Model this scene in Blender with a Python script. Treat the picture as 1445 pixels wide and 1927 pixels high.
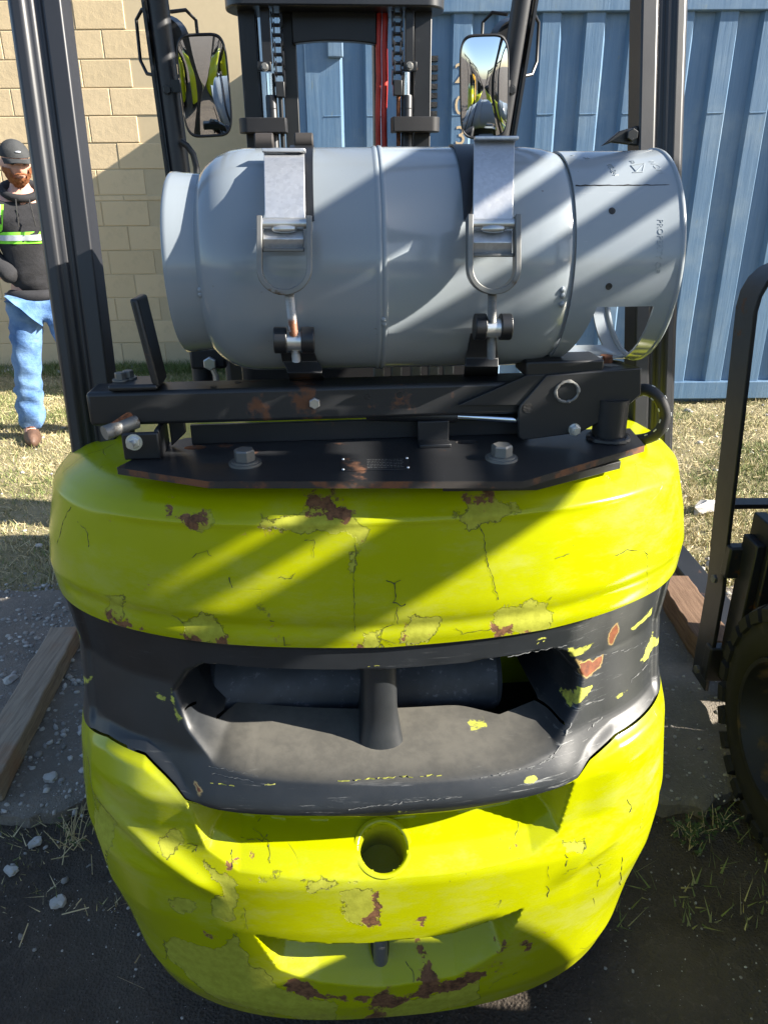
import bpy, bmesh, math, random
import numpy as np
from mathutils import Vector, Matrix
random.seed(7); rng = np.random.default_rng(7)
R = math.radians
for o in list(bpy.data.objects): bpy.data.objects.remove(o, do_unlink=True)
SC = bpy.context.scene; COL = SC.collection

# ------------------------------------------------------------------ camera, sky, sun, exposure
TH, ROLL, FPX, CAMH = R(23.3), R(0.5), 1400.0, 1.5
cam = bpy.data.cameras.new('camera'); camo = bpy.data.objects.new('camera', cam); COL.objects.link(camo)
cam.sensor_fit = 'AUTO'; cam.sensor_width = 36.0; cam.lens = FPX/1927*36.0
cam.clip_start = 0.02; cam.clip_end = 900
camo.matrix_world = Matrix.Translation((0, 0, CAMH)) @ Matrix.Rotation(R(90)-TH, 4, 'X') @ Matrix.Rotation(-ROLL, 4, 'Z')
SC.camera = camo
SUN = Vector((1.0, -0.20, 0.57)).normalized()            # direction towards the sun
SC.world = bpy.data.worlds.new('World'); SC.world.use_nodes = True
wn = SC.world.node_tree; wn.nodes.clear()
sky = wn.nodes.new('ShaderNodeTexSky'); sky.sky_type = 'NISHITA'; sky.sun_disc = False; sky.ozone_density = 2.4; sky.dust_density = .9
sky.sun_elevation = math.asin(SUN.z); sky.sun_rotation = math.atan2(SUN.x, SUN.y)
bg = wn.nodes.new('ShaderNodeBackground'); bg.inputs[1].default_value = 0.076
wo = wn.nodes.new('ShaderNodeOutputWorld')
wn.links.new(sky.outputs[0], bg.inputs[0]); wn.links.new(bg.outputs[0], wo.inputs[0])
sl = bpy.data.lights.new('sun', 'SUN'); sl.energy = 5.0; sl.angle = R(0.53); sl.color = (1.0, 0.93, 0.82)
so = bpy.data.objects.new('sun', sl); COL.objects.link(so)
so.rotation_euler = SUN.to_track_quat('Z', 'Y').to_euler(); so.location = (6, -3, 6)
SC.view_settings.view_transform = 'Standard'; SC.view_settings.look = 'None'
SC.view_settings.gamma = 1; SC.view_settings.use_curve_mapping = False
SC.view_settings.exposure = 1.74

# ------------------------------------------------------------------ helpers: measuring points
PSI, FX, FY = R(4.3), 0.008, 0.85                         # the near forklift's frame
cP, sP = math.cos(PSI), math.sin(PSI)
def ray(px, py):
    a, b = (px-722.5)/FPX, (963.5-py)/FPX
    c, s = math.cos(ROLL), math.sin(ROLL); a, b = a*c+b*s, -a*s+b*c
    return np.array([a, math.cos(TH)+b*math.sin(TH), -math.sin(TH)+b*math.cos(TH)])
O0 = np.array([0, 0, CAMH])
def WY(px, py, Y): d = ray(px, py); return Vector(O0+d*Y/d[1])
def WZ(px, py, Z): d = ray(px, py); return Vector(O0+d*(Z-CAMH)/d[2])
def toloc(v, ang=PSI, ox=FX, oy=FY):
    c, s = math.cos(ang), math.sin(ang); x, y = v[0]-ox, v[1]-oy
    return Vector((x*c+y*s, -x*s+y*c, v[2]))
def FZ(px, py, z): return toloc(WZ(px, py, z))
def FL(px, py, ly):                                        # point on the plane y=ly of the forklift frame
    o, d = toloc(O0), ray(px, py); dl = np.array([d[0]*cP+d[1]*sP, -d[0]*sP+d[1]*cP, d[2]])
    return o+Vector(dl*(ly-o.y)/dl[1])

# ------------------------------------------------------------------ helpers: objects
def tag(o, label=None, cat=None, group=None, kind=None):
    if label: o['label'] = label
    if cat: o['category'] = cat
    if group: o['group'] = group
    if kind: o['kind'] = kind
    return o
def empty(name, loc, rz=0, label=None, cat=None, group=None):
    o = bpy.data.objects.new(name, None); COL.objects.link(o); o.location = loc; o.rotation_euler = (0, 0, rz)
    o.empty_display_size = 0.1
    return tag(o, label, cat, group)
def link_mesh(name, me, m, parent=None, smooth=38, bevel=None, bseg=2):
    if smooth:
        me.shade_smooth(); me.set_sharp_from_angle(angle=R(smooth))
    if m is not None: me.materials.append(m)
    o = bpy.data.objects.new(name, me); COL.objects.link(o)
    if parent is not None: o.parent = parent
    if bevel:
        b = o.modifiers.new('bevel', 'BEVEL'); b.width = bevel; b.segments = bseg; b.limit_method = 'ANGLE'; b.angle_limit = R(40)
    return o
def npmesh(name, V, Fq):                                   # V (n,3), Fq (m,k)
    V = np.asarray(V, dtype=np.float32); Fq = np.asarray(Fq, dtype=np.int32)
    me = bpy.data.meshes.new(name); me.vertices.add(len(V)); me.vertices.foreach_set('co', V.ravel())
    k = Fq.shape[1]; me.loops.add(Fq.size); me.loops.foreach_set('vertex_index', Fq.ravel())
    me.polygons.add(len(Fq)); me.polygons.foreach_set('loop_start', np.arange(0, Fq.size, k, dtype=np.int32))
    me.update(calc_edges=True); me.validate(); return me
def fattr(me, name, vals):
    a = me.attributes.new(name, 'FLOAT', 'POINT'); a.data.foreach_set('value', np.asarray(vals, dtype=np.float32))

class MB:
    def __init__(s): s.v = []; s.f = []
    def add(s, vs, fs):
        n = len(s.v); s.v += [tuple(v) for v in vs]; s.f += [tuple(i+n for i in f) for f in fs]; return s
    def hexa(s, p):
        return s.add(p, [(0, 3, 2, 1), (4, 5, 6, 7), (0, 1, 5, 4), (1, 2, 6, 5), (2, 3, 7, 6), (3, 0, 4, 7)])
    def box(s, x0, x1, y0, y1, z0, z1, M=None):
        p = [Vector(q) for q in ((x0, y0, z0), (x1, y0, z0), (x1, y1, z0), (x0, y1, z0), (x0, y0, z1), (x1, y0, z1), (x1, y1, z1), (x0, y1, z1))]
        if M is not None: p = [M @ q for q in p]
        return s.hexa(p)
    def prism(s, pts, vec):
        n = len(pts); pts = [Vector(p) for p in pts]; vec = Vector(vec)
        nrm = Vector((0, 0, 0))
        for i in range(n): nrm += pts[i].cross(pts[(i+1) % n])
        if nrm.dot(vec) > 0: pts = pts[::-1]
        return s.add(pts+[p+vec for p in pts], [tuple(range(n)), tuple(range(2*n-1, n-1, -1))] + [(i, i+n, (i+1) % n+n, (i+1) % n) for i in range(n)])
    def frames(s, pts, up=None):
        pts = [Vector(p) for p in pts]; T = []
        for i in range(len(pts)):
            a, b = pts[max(i-1, 0)], pts[min(i+1, len(pts)-1)]; T.append((b-a).normalized())
        n = Vector(up) if up is not None else (Vector((0, 0, 1)) if abs(T[0].z) < .9 else Vector((1, 0, 0)))
        out = []
        for p, t in zip(pts, T):
            if up is not None: n = Vector(up)
            n = (n-t*n.dot(t)).normalized(); out.append((p, n, t.cross(n)))
        return out
    def sweep(s, pts, prof, up=None, caps=True):           # prof: list of (a,b) offsets in the frame
        fr = s.frames(pts, up); k = len(prof); vs = []; fs = []
        for i, (p, n, b) in enumerate(fr):
            for j, q in enumerate(prof):
                q = q[i] if isinstance(q, list) else q
                vs.append(p+n*q[0]+b*q[1])
        for i in range(len(fr)-1):
            for j in range(k): fs.append((i*k+j, i*k+(j+1) % k, (i+1)*k+(j+1) % k, (i+1)*k+j))
        if caps: fs += [tuple(range(k-1, -1, -1)), tuple(range((len(fr)-1)*k, len(fr)*k))]
        return s.add(vs, fs)
    def tube(s, pts, r, n=10, caps=True):
        if isinstance(r, (int, float)): r = [r]*len(pts)
        prof = [[(rr*math.cos(2*math.pi*j/n), rr*math.sin(2*math.pi*j/n)) for rr in r] for j in range(n)]
        return s.sweep(pts, prof, None, caps)
    def bar(s, pts, w, h, up):                              # rectangular section: h along up, w across
        return s.sweep(pts, [(-h/2, -w/2), (h/2, -w/2), (h/2, w/2), (-h/2, w/2)], up)
    def cyl(s, p0, p1, r, r1=None, n=20):
        return s.tube([p0, p1], [r, r if r1 is None else r1], n)
    def lathe(s, prof, M, n=48, a0=0, a1=2*math.pi):        # prof (t, r) about local x of M
        full = abs(a1-a0-2*math.pi) < 1e-6; m = n if full else n+1; vs = []; fs = []
        for t, r in prof:
            for j in range(m):
                a = a0+(a1-a0)*j/n; vs.append(M @ Vector((t, r*math.cos(a), r*math.sin(a))))
        for i in range(len(prof)-1):
            for j in range(n):
                j2 = (j+1) % m; fs.append((i*m+j, (i+1)*m+j, (i+1)*m+j2, i*m+j2))
        return s.add(vs, fs)
    def hexbolt(s, c, ax, r, h, washer=None):
        c = Vector(c); ax = Vector(ax).normalized()
        if washer: s.cyl(c, c+ax*h*.22, washer, n=20); c = c+ax*h*.22
        s.tube([c, c+ax*h*.86, c+ax*h], [r, r, r*.86], 6); return s
    def build(s, name, m, parent=None, smooth=38, bevel=None, bseg=2):
        me = bpy.data.meshes.new(name); me.from_pydata(s.v, [], s.f); me.update()
        bm = bmesh.new(); bm.from_mesh(me); bmesh.ops.recalc_face_normals(bm, faces=bm.faces); bm.to_mesh(me); bm.free()
        return link_mesh(name, me, m, parent, smooth, bevel, bseg)
def skin_mesh(verts, edges, radii, sub=2):                  # one continuous surface grown on a skeleton
    me = bpy.data.meshes.new('tmp'); me.from_pydata([tuple(v) for v in verts], edges, []); me.update()
    o = bpy.data.objects.new('tmp', me); COL.objects.link(o)
    o.modifiers.new('s', 'SKIN').use_smooth_shade = True
    for i, sv in enumerate(me.skin_vertices[0].data):
        r = radii[i]; sv.radius = (r, r) if isinstance(r, (int, float)) else r; sv.use_root = (i == 0)
    ss = o.modifiers.new('d', 'SUBSURF'); ss.levels = sub; ss.render_levels = sub
    dg = bpy.context.evaluated_depsgraph_get(); dg.update()
    out = bpy.data.meshes.new_from_object(o.evaluated_get(dg)); bpy.data.objects.remove(o, do_unlink=True)
    return out
def flat_plate(outline, holes, z0, th):                     # plate with real holes, lying in xy
    cu = bpy.data.curves.new('c', 'CURVE'); cu.dimensions = '2D'; cu.fill_mode = 'BOTH'; cu.extrude = th/2
    for poly in [outline]+holes:
        sp = cu.splines.new('POLY'); sp.points.add(len(poly)-1); sp.use_cyclic_u = True
        for p, q in zip(sp.points, poly): p.co = (q[0], q[1], 0, 1)
    o = bpy.data.objects.new('tmp', cu); COL.objects.link(o); bpy.context.view_layer.update()
    dg = bpy.context.evaluated_depsgraph_get()
    me = bpy.data.meshes.new_from_object(o.evaluated_get(dg)); bpy.data.objects.remove(o, do_unlink=True)
    me.transform(Matrix.Translation((0, 0, z0-th/2))); return me
def text_mesh(txt, size, ext=0.0006):
    cu = bpy.data.curves.new('t', 'FONT'); cu.body = txt; cu.size = size; cu.extrude = ext; cu.align_x = 'CENTER'; cu.align_y = 'CENTER'
    cu.resolution_u = 3
    o = bpy.data.objects.new('tmp', cu); COL.objects.link(o); bpy.context.view_layer.update()
    dg = bpy.context.evaluated_depsgraph_get()
    me = bpy.data.meshes.new_from_object(o.evaluated_get(dg)); bpy.data.objects.remove(o, do_unlink=True); return me
def ell(c, rx, ry, n=20): return [(c[0]+rx*math.cos(2*math.pi*i/n), c[1]+ry*math.sin(2*math.pi*i/n)) for i in range(n)]
def copy_tree(o, parent=None):
    c = o.copy(); COL.objects.link(c); c.parent = parent
    for ch in o.children: copy_tree(ch, c)
    return c

# ------------------------------------------------------------------ materials
class NT:
    def __init__(s, name):
        s.m = bpy.data.materials.new(name); s.m.use_nodes = True; s.t = s.m.node_tree
        s.p = s.t.nodes['Principled BSDF']
    def n(s, typ, **kw):
        nd = s.t.nodes.new(typ)
        for k, v in kw.items(): setattr(nd, k, v)
        return nd
    def l(s, a, b): s.t.links.new(a, b)
    def coord(s, which='Object', scale=(1, 1, 1), warp=0):
        tc = s.n('ShaderNodeTexCoord'); mp = s.n('ShaderNodeMapping'); mp.inputs['Scale'].default_value = scale
        s.l(tc.outputs[which], mp.inputs[0]); return mp.outputs[0]
    def noise(s, scale, detail=4, rough=.55, co=None, dist=0):
        nd = s.n('ShaderNodeTexNoise'); nd.inputs['Scale'].default_value = scale; nd.inputs['Detail'].default_value = detail
        nd.inputs['Roughness'].default_value = rough; nd.inputs['Distortion'].default_value = dist
        s.l(co if co is not None else s.coord(), nd.inputs['Vector']); return nd.outputs['Fac']
    def voro(s, scale, feat='F1', co=None, out='Distance'):
        nd = s.n('ShaderNodeTexVoronoi'); nd.feature = feat; nd.inputs['Scale'].default_value = scale
        s.l(co if co is not None else s.coord(), nd.inputs['Vector']); return nd.outputs[out]
    def ramp(s, x, a, b, va=0., vb=1.):
        nd = s.n('ShaderNodeMapRange'); nd.interpolation_type = 'SMOOTHSTEP'
        for i, v in enumerate((a, b, va, vb)): nd.inputs[i+1].default_value = v
        s.l(x, nd.inputs[0]); return nd.outputs[0]
    def math(s, op, a, b=0.):
        nd = s.n('ShaderNodeMath'); nd.operation = op
        for i, v in enumerate((a, b)):
            if isinstance(v, (int, float)): nd.inputs[i].default_value = v
            else: s.l(v, nd.inputs[i])
        return nd.outputs[0]
    def mix(s, f, a, b):
        nd = s.n('ShaderNodeMix'); nd.data_type = 'RGBA'
        for i, v in ((0, f), (6, a), (7, b)):
            if isinstance(v, (int, float)): nd.inputs[i].default_value = v
            elif isinstance(v, tuple): nd.inputs[i].default_value = (*v, 1) if len(v) == 3 else v
            else: s.l(v, nd.inputs[i])
        return nd.outputs[2]
    def mixf(s, f, a, b):
        nd = s.n('ShaderNodeMix'); nd.data_type = 'FLOAT'
        for i, v in ((0, f), (2, a), (3, b)):
            if isinstance(v, (int, float)): nd.inputs[i].default_value = v
            else: s.l(v, nd.inputs[i])
        return nd.outputs[0]
    def attr(s, name):
        nd = s.n('ShaderNodeAttribute'); nd.attribute_name = name; return nd.outputs['Fac']
    def rand(s): return s.n('ShaderNodeObjectInfo').outputs['Random']
    def set(s, **kw):
        for k, v in kw.items():
            i = s.p.inputs[k.replace('_', ' ')]
            if isinstance(v, (int, float)): i.default_value = v
            elif isinstance(v, tuple): i.default_value = (*v, 1)
            else: s.l(v, i)
        return s
    def bump(s, h, strength=.3, dist=.002, prev=None):
        nd = s.n('ShaderNodeBump'); nd.inputs['Strength'].default_value = strength; nd.inputs['Distance'].default_value = dist
        s.l(h, nd.inputs['Height'])
        if prev is not None: s.l(prev, nd.inputs['Normal'])
        s.l(nd.outputs[0], s.p.inputs['Normal']); return nd.outputs[0]

def metal_paint(name, col, rough=.4, metallic=0, dirt=(.10, .05, .02), amount=.25, scale=14, scratch=.3, spec=.5):
    t = NT(name); co = t.coord()
    n1 = t.noise(scale, 6, .65, co); n2 = t.noise(scale*.22, 3, .5, co)
    m = t.ramp(t.math('ADD', n1, t.math('MULTIPLY', n2, .5)), .98-amount*.55, 1.06-amount*.4)
    c = t.mix(t.ramp(n2, .35, .7), tuple(x*.8 for x in col), tuple(min(1, x*1.2) for x in col))
    st = t.noise(9, 5, .7, t.coord(scale=(1, 22, 3)))
    c = t.mix(t.math('MULTIPLY', t.ramp(st, .66, .74), scratch), c, tuple(min(1, x*2.2+.06) for x in col))
    c = t.mix(m, c, dirt)
    t.set(Base_Color=c, Metallic=metallic, Roughness=t.mixf(m, t.math('ADD', rough-.06, t.math('MULTIPLY', n1, .14)), .85))
    t.p.inputs['Specular IOR Level'].default_value = spec
    t.bump(t.math('ADD', n1, t.math('MULTIPLY', m, .8)), .12, .0015); return t.m

M = {}
M['black'] = metal_paint('black_steel', (.012, .013, .015), .38, 0, (.09, .045, .02), .10)
M['black_rusty'] = metal_paint('worn_black_steel', (.016, .017, .019), .42, 0, (.12, .05, .022), .17, 16, .5)
M['pillar'] = metal_paint('satin_dark_paint', (.022, .023, .027), .42, 0, (.05, .05, .05), .06, 10, .3)
M['plastic'] = metal_paint('dark_plastic', (.014, .014, .016), .55, 0, (.05, .045, .04), .2, 8, .15)
M['grey_steel'] = metal_paint('dull_grey_steel', (.20, .20, .19), .5, .55, (.12, .08, .045), .28, 30)
M['zinc'] = metal_paint('bright_zinc', (.62, .63, .62), .32, .8, (.2, .12, .06), .12, 40)
M['chrome'] = metal_paint('chrome_rod', (.75, .76, .78), .12, 1, (.3, .3, .3), .05)
M['rust'] = metal_paint('rusty_steel', (.20, .075, .03), .8, .2, (.08, .03, .015), .4, 40)
M['rubber'] = metal_paint('tyre_rubber', (.012, .0115, .011), .8, 0, (.05, .042, .032), .28, 9, .1)
M['hose'] = metal_paint('hose_rubber', (.02, .02, .022), .55, 0, (.06, .055, .05), .15)
M['red'] = metal_paint('red_hose', (.55, .035, .02), .45, 0, (.25, .02, .015), .15, 20, .1)
M['pad'] = metal_paint('dark_brown_pad', (.03, .025, .022), .7, 0, (.07, .05, .035), .3)
M['silencer'] = metal_paint('shade_dark_silencer', (.045, .05, .058), .6, 0, (.12, .125, .14), .26, 110)  # grey mottle is its own; base darkened to carry the slot's shade
M['edge_rust'] = metal_paint('rusted_edge', (.03, .025, .022), .7, 0, (.15, .06, .026), .5, 24)
M['scuff_yellow'] = metal_paint('yellow_scuff', (.42, .42, .08), .7, 0, (.3, .3, .1), .2)
M['scuff_grey'] = metal_paint('grey_scuff', (.16, .165, .165), .7, 0, (.1, .1, .1), .3)
M['white'] = metal_paint('white_mark', (.75, .75, .72), .6, 0, (.3, .3, .28), .2)
M['wheel'] = metal_paint('dark_wheel_paint', (.012, .012, .013), .5, 0, (.09, .06, .035), .3)
M['vinyl'] = metal_paint('seat_vinyl', (.018, .018, .02), .5, 0, (.05, .05, .05), .1)
M['galv'] = (lambda t: (t.set(Base_Color=t.mix(t.voro(240, out='Color'), (.46, .47, .48), (.56, .57, .58)), Metallic=.75,
    Roughness=t.math('ADD', .34, t.math('MULTIPLY', t.noise(60, 3), .2))), t.bump(t.noise(120, 3), .08, .001), t.m)[-1])(NT('galvanised_steel'))
t = NT('mirror_glass'); t.set(Base_Color=(.86, .88, .89), Metallic=1.0, Roughness=.015); M['mirror'] = t.m

# tank paint
t = NT('grey_tank_paint'); co = t.coord(); n1 = t.noise(26, 6, .6, co); n2 = t.noise(3, 3, .5, co)
c = t.mix(t.ramp(n2, .3, .7), (.225, .258, .285), (.252, .282, .305))
st = t.ramp(t.noise(7, 6, .75, t.coord(scale=(1.2, 14, 14))), .66, .74)
c = t.mix(t.math('MULTIPLY', st, .45), c, (.45, .46, .47))
sp = t.ramp(t.noise(48, 4, .75, co), .70, .73); c = t.mix(t.math('MULTIPLY', sp, .8), c, (.10, .07, .05))
t.set(Base_Color=c, Roughness=t.math('ADD', .06, t.math('MULTIPLY', n1, .14)))
t.bump(t.math('ADD', t.noise(4, 2, .5, co), t.math('MULTIPLY', t.noise(160, 2, .5, co), .02)), .12, .004); M['tank'] = t.m

LIME = (.50, .60, .004)
def lime_paint(name, chips=True):
    t = NT(name); co = t.coord()
    n1 = t.noise(5, 4, .5, co); fine = t.noise(70, 5, .7, co); mid = t.noise(22, 5, .65, co)
    c = t.mix(t.ramp(n1, .3, .7), (.308, .336, .0005), (.353, .38, .0008))
    dust = t.math('MULTIPLY', t.ramp(t.noise(3.1, 8, .78, t.coord(scale=(1, 1, 2.4))), .46, .72), .30)
    c = t.mix(dust, c, (.40, .40, .18))
    if chips:
        spk = t.ramp(t.noise(130, 3, .6, co), .70, .74); c = t.mix(t.math('MULTIPLY', spk, t.ramp(n1, .4, .7, 0, .7)), c, (.10, .09, .02))
        scr = t.math('MULTIPLY', t.ramp(t.noise(6, 7, .8, t.coord(scale=(9, 2, 1.2)), .4), .67, .70), .35); c = t.mix(scr, c, (.19, .19, .03))
        ns = t.math('MULTIPLY', t.math('SUBTRACT', t.math('ADD', mid, t.math('MULTIPLY', fine, .5)), .75), .045)
        d = t.math('ADD', t.attr('chip'), ns); mask = t.ramp(d, -.0006, .0010)
        rim = t.math('SUBTRACT', t.ramp(d, -.0022, -.0004), t.ramp(d, -.0002, .0016))
        e = t.math('ADD', t.attr('rust'), t.math('SUBTRACT', t.math('MULTIPLY', ns, 1.9), .001)); rmask = t.ramp(e, -.001, .0016)
        halo = t.math('SUBTRACT', t.ramp(e, -.0045, 0.), rmask)
        olive = t.mix(t.ramp(fine, .3, .7), (.27, .28, .02), (.36, .37, .035))
        c = t.mix(mask, c, olive); c = t.mix(t.math('MULTIPLY', rim, t.ramp(t.noise(13, 3, .5, co), .42, .62, .15, .85)), c, (.06, .055, .012))
        rc = t.mix(t.ramp(fine, .32, .68), (.06, .024, .012), (.21, .10, .045))
        c = t.mix(t.math('MULTIPLY', halo, .5), c, (.30, .20, .03)); c = t.mix(rmask, c, rc)
        # grime: soft brown staining that grows with the 'grime' attribute
        g = t.ramp(t.math('ADD', t.attr('grime'), t.math('MULTIPLY', t.math('SUBTRACT', mid, .5), 1.2)), .45, .95)
        c = t.mix(t.math('MULTIPLY', g, .7), c, t.mix(fine, (.16, .13, .03), (.30, .26, .05)))
        # hairline cracks in the old paint
        cr = t.voro(7.5, 'DISTANCE_TO_EDGE', t.mix(.06, co, t.n('ShaderNodeTexNoise').outputs['Color']))
        gate = t.ramp(t.noise(4.2, 3, .6, t.coord(scale=(1.1, 1, .8))), .59, .64)
        ck = t.math('MULTIPLY', t.math('SUBTRACT', 1., t.ramp(cr, .0015, .0055)), gate)
        c = t.mix(t.math('MULTIPLY', ck, .75), c, (.13, .12, .015))
        rough = t.mixf(t.math('MAXIMUM', mask, rmask), t.math('ADD', .15, t.math('MULTIPLY', n1, .16)), .8)
        h = t.math('SUBTRACT', t.math('MULTIPLY', fine, t.math('ADD', t.math('MULTIPLY', mask, .35), .04)), t.math('ADD', mask, t.math('MULTIPLY', rmask, .4)))
        h = t.math('SUBTRACT', h, t.math('MULTIPLY', ck, .5))
        t.p.inputs['Specular IOR Level'].default_value = .33
        t.set(Base_Color=c, Roughness=rough); b = t.bump(t.noise(9, 3, .5, co), .10, .006); t.bump(h, .8, .0016, b)
    else:
        t.set(Base_Color=c, Roughness=.28); t.bump(n1, .1, .004)
    return t.m
M['lime'] = lime_paint('worn_lime_paint'); M['lime_plain'] = lime_paint('lime_paint', False)
t = NT('yellow_paint'); t.set(Base_Color=(.65, .36, .01), Roughness=.35); M['yellow'] = t.m

# charcoal band with scrapes
t = NT('scuffed_charcoal'); co = t.coord(); fine = t.noise(60, 5, .7, co); mid = t.noise(18, 5, .6, co)
c = t.mix(t.ramp(t.noise(4, 4, .6, co), .3, .7), (.007, .009, .011), (.017, .020, .024))
st = t.noise(7, 7, .75, t.coord(scale=(1.6, 3, 26)), .3)
sc = t.math('MULTIPLY', t.ramp(st, .57, .70), t.ramp(t.noise(3.4, 3, .5, co), .42, .62))
sc = t.math('MULTIPLY', sc, t.math('ADD', .34, t.math('MULTIPLY', t.attr('wear'), 1.1)))
c = t.mix(sc, c, (.235, .24, .235))
du = t.math('MULTIPLY', t.attr('dust'), t.ramp(t.math('ADD', fine, mid), .75, 1.2, .72, 1.)); c = t.mix(t.math('MULTIPLY', du, .8), c, (.115, .108, .09))
ns = t.math('MULTIPLY', t.math('SUBTRACT', t.math('ADD', t.noise(30, 5, .7, t.coord(scale=(.6, 1, 2.6))), t.math('MULTIPLY', fine, .5)), .75), .022)
ym = t.ramp(t.math('ADD', t.attr('chip'), ns), -.001, .0015); c = t.mix(ym, c, t.mix(t.ramp(fine, .35, .65), (.24, .25, .04), (.46, .47, .06)))
rm = t.ramp(t.math('ADD', t.attr('rust'), t.math('MULTIPLY', ns, .6)), -.001, .001); hal = t.math('SUBTRACT', t.ramp(t.math('ADD', t.attr('rust'), t.math('MULTIPLY', ns, .6)), -.004, 0), rm)
c = t.mix(t.math('MULTIPLY', hal, .8), c, (.45, .32, .12)); c = t.mix(rm, c, t.mix(t.ramp(fine, .3, .7), (.10, .028, .012), (.22, .070, .024)))
t.set(Base_Color=c, Roughness=t.mixf(t.math('MAXIMUM', t.math('MAXIMUM', ym, rm), du), t.math('ADD', .36, t.math('MULTIPLY', fine, .2)), .75))
t.bump(t.math('ADD', fine, t.math('MULTIPLY', sc, .6)), .12, .0015); M['band'] = t.m

# masonry, container, ground, wood, cloth
t = NT('tan_block_paint'); co = t.coord(); ri = t.rand(); n = t.noise(26, 6, .7, co)
c = t.mix(ri, (.62, .48, .285), (.68, .53, .325)); c = t.mix(t.math('MULTIPLY', t.ramp(t.noise(5, 5, .7, co), .52, .75), .3), c, (.34, .27, .17))
t.set(Base_Color=c, Roughness=.9); t.bump(t.math('ADD', n, t.math('MULTIPLY', t.noise(90, 4, .7, co), .4)), .5, .005); M['block'] = t.m
t = NT('tan_mortar_paint'); t.set(Base_Color=t.mix(t.noise(20, 4), (.50, .40, .25), (.57, .46, .29)), Roughness=.95); M['mortar'] = t.m

t = NT('faded_blue_container_paint'); co = t.coord(); s1 = t.noise(5, 6, .7, t.coord(scale=(6, 6, .35))); s2 = t.noise(2, 5, .6, co)
c = t.mix(t.ramp(s1, .25, .8), (.075, .15, .25), (.115, .195, .295)); c = t.mix(t.math('MULTIPLY', t.ramp(s2, .45, .7), .5), c, (.22, .285, .335))
mould = t.math('MULTIPLY', t.ramp(t.noise(9, 6, .75, t.coord(scale=(3, 3, .8))), .60, .70), .55); c = t.mix(mould, c, (.16, .19, .15))
rs = t.ramp(t.math('ADD', t.noise(13, 6, .75, co), t.attr('rust')), .80, .86); c = t.mix(rs, c, (.22, .09, .035))
t.set(Base_Color=c, Roughness=t.mixf(rs, .5, .85)); t.bump(t.math('ADD', s1, t.math('MULTIPLY', t.noise(3, 3, .5, co), .9)), .3, .008); M['blue'] = t.m
t = NT('chalk_paint'); t.set(Base_Color=(.55, .42, .26), Roughness=.9); M['chalk'] = t.m

def ground_mat(name, c1, c2, c3, sc=1., bump=.8):
    t = NT(name); co = t.coord(); a = t.noise(2.2*sc, 6, .65, co); b = t.noise(60*sc, 5, .75, co); v = t.voro(150*sc, 'F1', co)
    c = t.mix(t.ramp(a, .35, .65), c1, c2); c = t.mix(t.math('MULTIPLY', t.ramp(b, .5, .75), .7), c, c3)
    pb = t.ramp(t.noise(170*sc, 2, .5, co), .68, .74); c = t.mix(t.math('MULTIPLY', pb, .18), c, (.24, .23, .21))
    t.set(Base_Color=c, Roughness=.95); t.bump(t.math('ADD', t.math('ADD', b, t.math('MULTIPLY', a, .6)), t.math('MULTIPLY', v, .5)), bump, .012); return t.m
M['dirt'] = ground_mat('damp_dirt', (.048, .037, .028), (.080, .064, .048), (.125, .102, .080))
M['concrete'] = ground_mat('old_concrete', (.15, .132, .108), (.21, .182, .148), (.30, .27, .23), 1.2, .5)
M['gravel'] = (lambda t: (t.set(Base_Color=t.mix(t.attr('tone'), (.20, .185, .165), (.58, .56, .52)), Roughness=.9), t.bump(t.noise(90, 3), .4, .004), t.m)[-1])(NT('gravel_stone'))
t = NT('grass_blade'); r = t.n('ShaderNodeValToRGB'); e = r.color_ramp.elements
e[0].position = 0; e[0].color = (.075, .13, .025, 1); e[1].position = 1; e[1].color = (.60, .50, .31, 1)
q = e.new(.35); q.color = (.18, .21, .06, 1); q = e.new(.6); q.color = (.42, .355, .18, 1)
t.l(t.attr('tone'), r.inputs[0]); t.set(Base_Color=r.outputs[0], Roughness=.75); M['grass'] = t.m
t = NT('weathered_timber'); co = t.coord(scale=(30, 1.2, 30)); w = t.noise(3, 6, .7, co)
c = t.mix(t.ramp(w, .3, .7), (.19, .15, .11), (.33, .27, .20)); c = t.mix(t.math('MULTIPLY', t.ramp(t.noise(6), .5, .7), .5), c, (.26, .12, .05))
t.set(Base_Color=c, Roughness=.88); t.bump(w, .5, .004); M['wood'] = t.m
t = NT('dark_brown_timber'); w = t.noise(3, 6, .7, t.coord(scale=(30, 1.2, 30))); t.set(Base_Color=t.mix(t.ramp(w, .3, .7), (.10, .055, .03), (.19, .115, .07)), Roughness=.9); t.bump(w, .5, .004); M['wood_brown'] = t.m
def cloth(name, a, b, sc=500, rough=.9, wr=.3):
    t = NT(name); co = t.coord(); c = t.mix(t.ramp(t.noise(7, 5, .6, co), .35, .68), a, b)
    t.set(Base_Color=c, Roughness=rough); t.bump(t.math('ADD', t.math('MULTIPLY', t.noise(sc, 2, .5, co), .2), t.noise(16, 4, .6, t.coord(scale=(1, 1, 1.6)))), wr, .02); return t.m
M['hoodie'] = cloth('black_cotton', (.014, .014, .016), (.026, .026, .030))
M['denim'] = cloth('blue_denim', (.055, .135, .31), (.15, .27, .47), wr=.6)
M['cap'] = cloth('dark_grey_twill', (.025, .027, .028), (.045, .047, .048))
M['hiviz'] = cloth('hi_vis_lime_tape', (.25, .80, .05), (.30, .85, .08), wr=.05)
M['reflect'] = cloth('silver_reflective_tape', (.38, .41, .46), (.55, .58, .62), wr=.08, rough=.35)
M['skin'] = cloth('skin', (.50, .27, .20), (.58, .33, .25), 300, .55, .08); M['beard'] = cloth('ginger_beard', (.22, .075, .025), (.34, .13, .045), 300, .8, .9)
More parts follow.
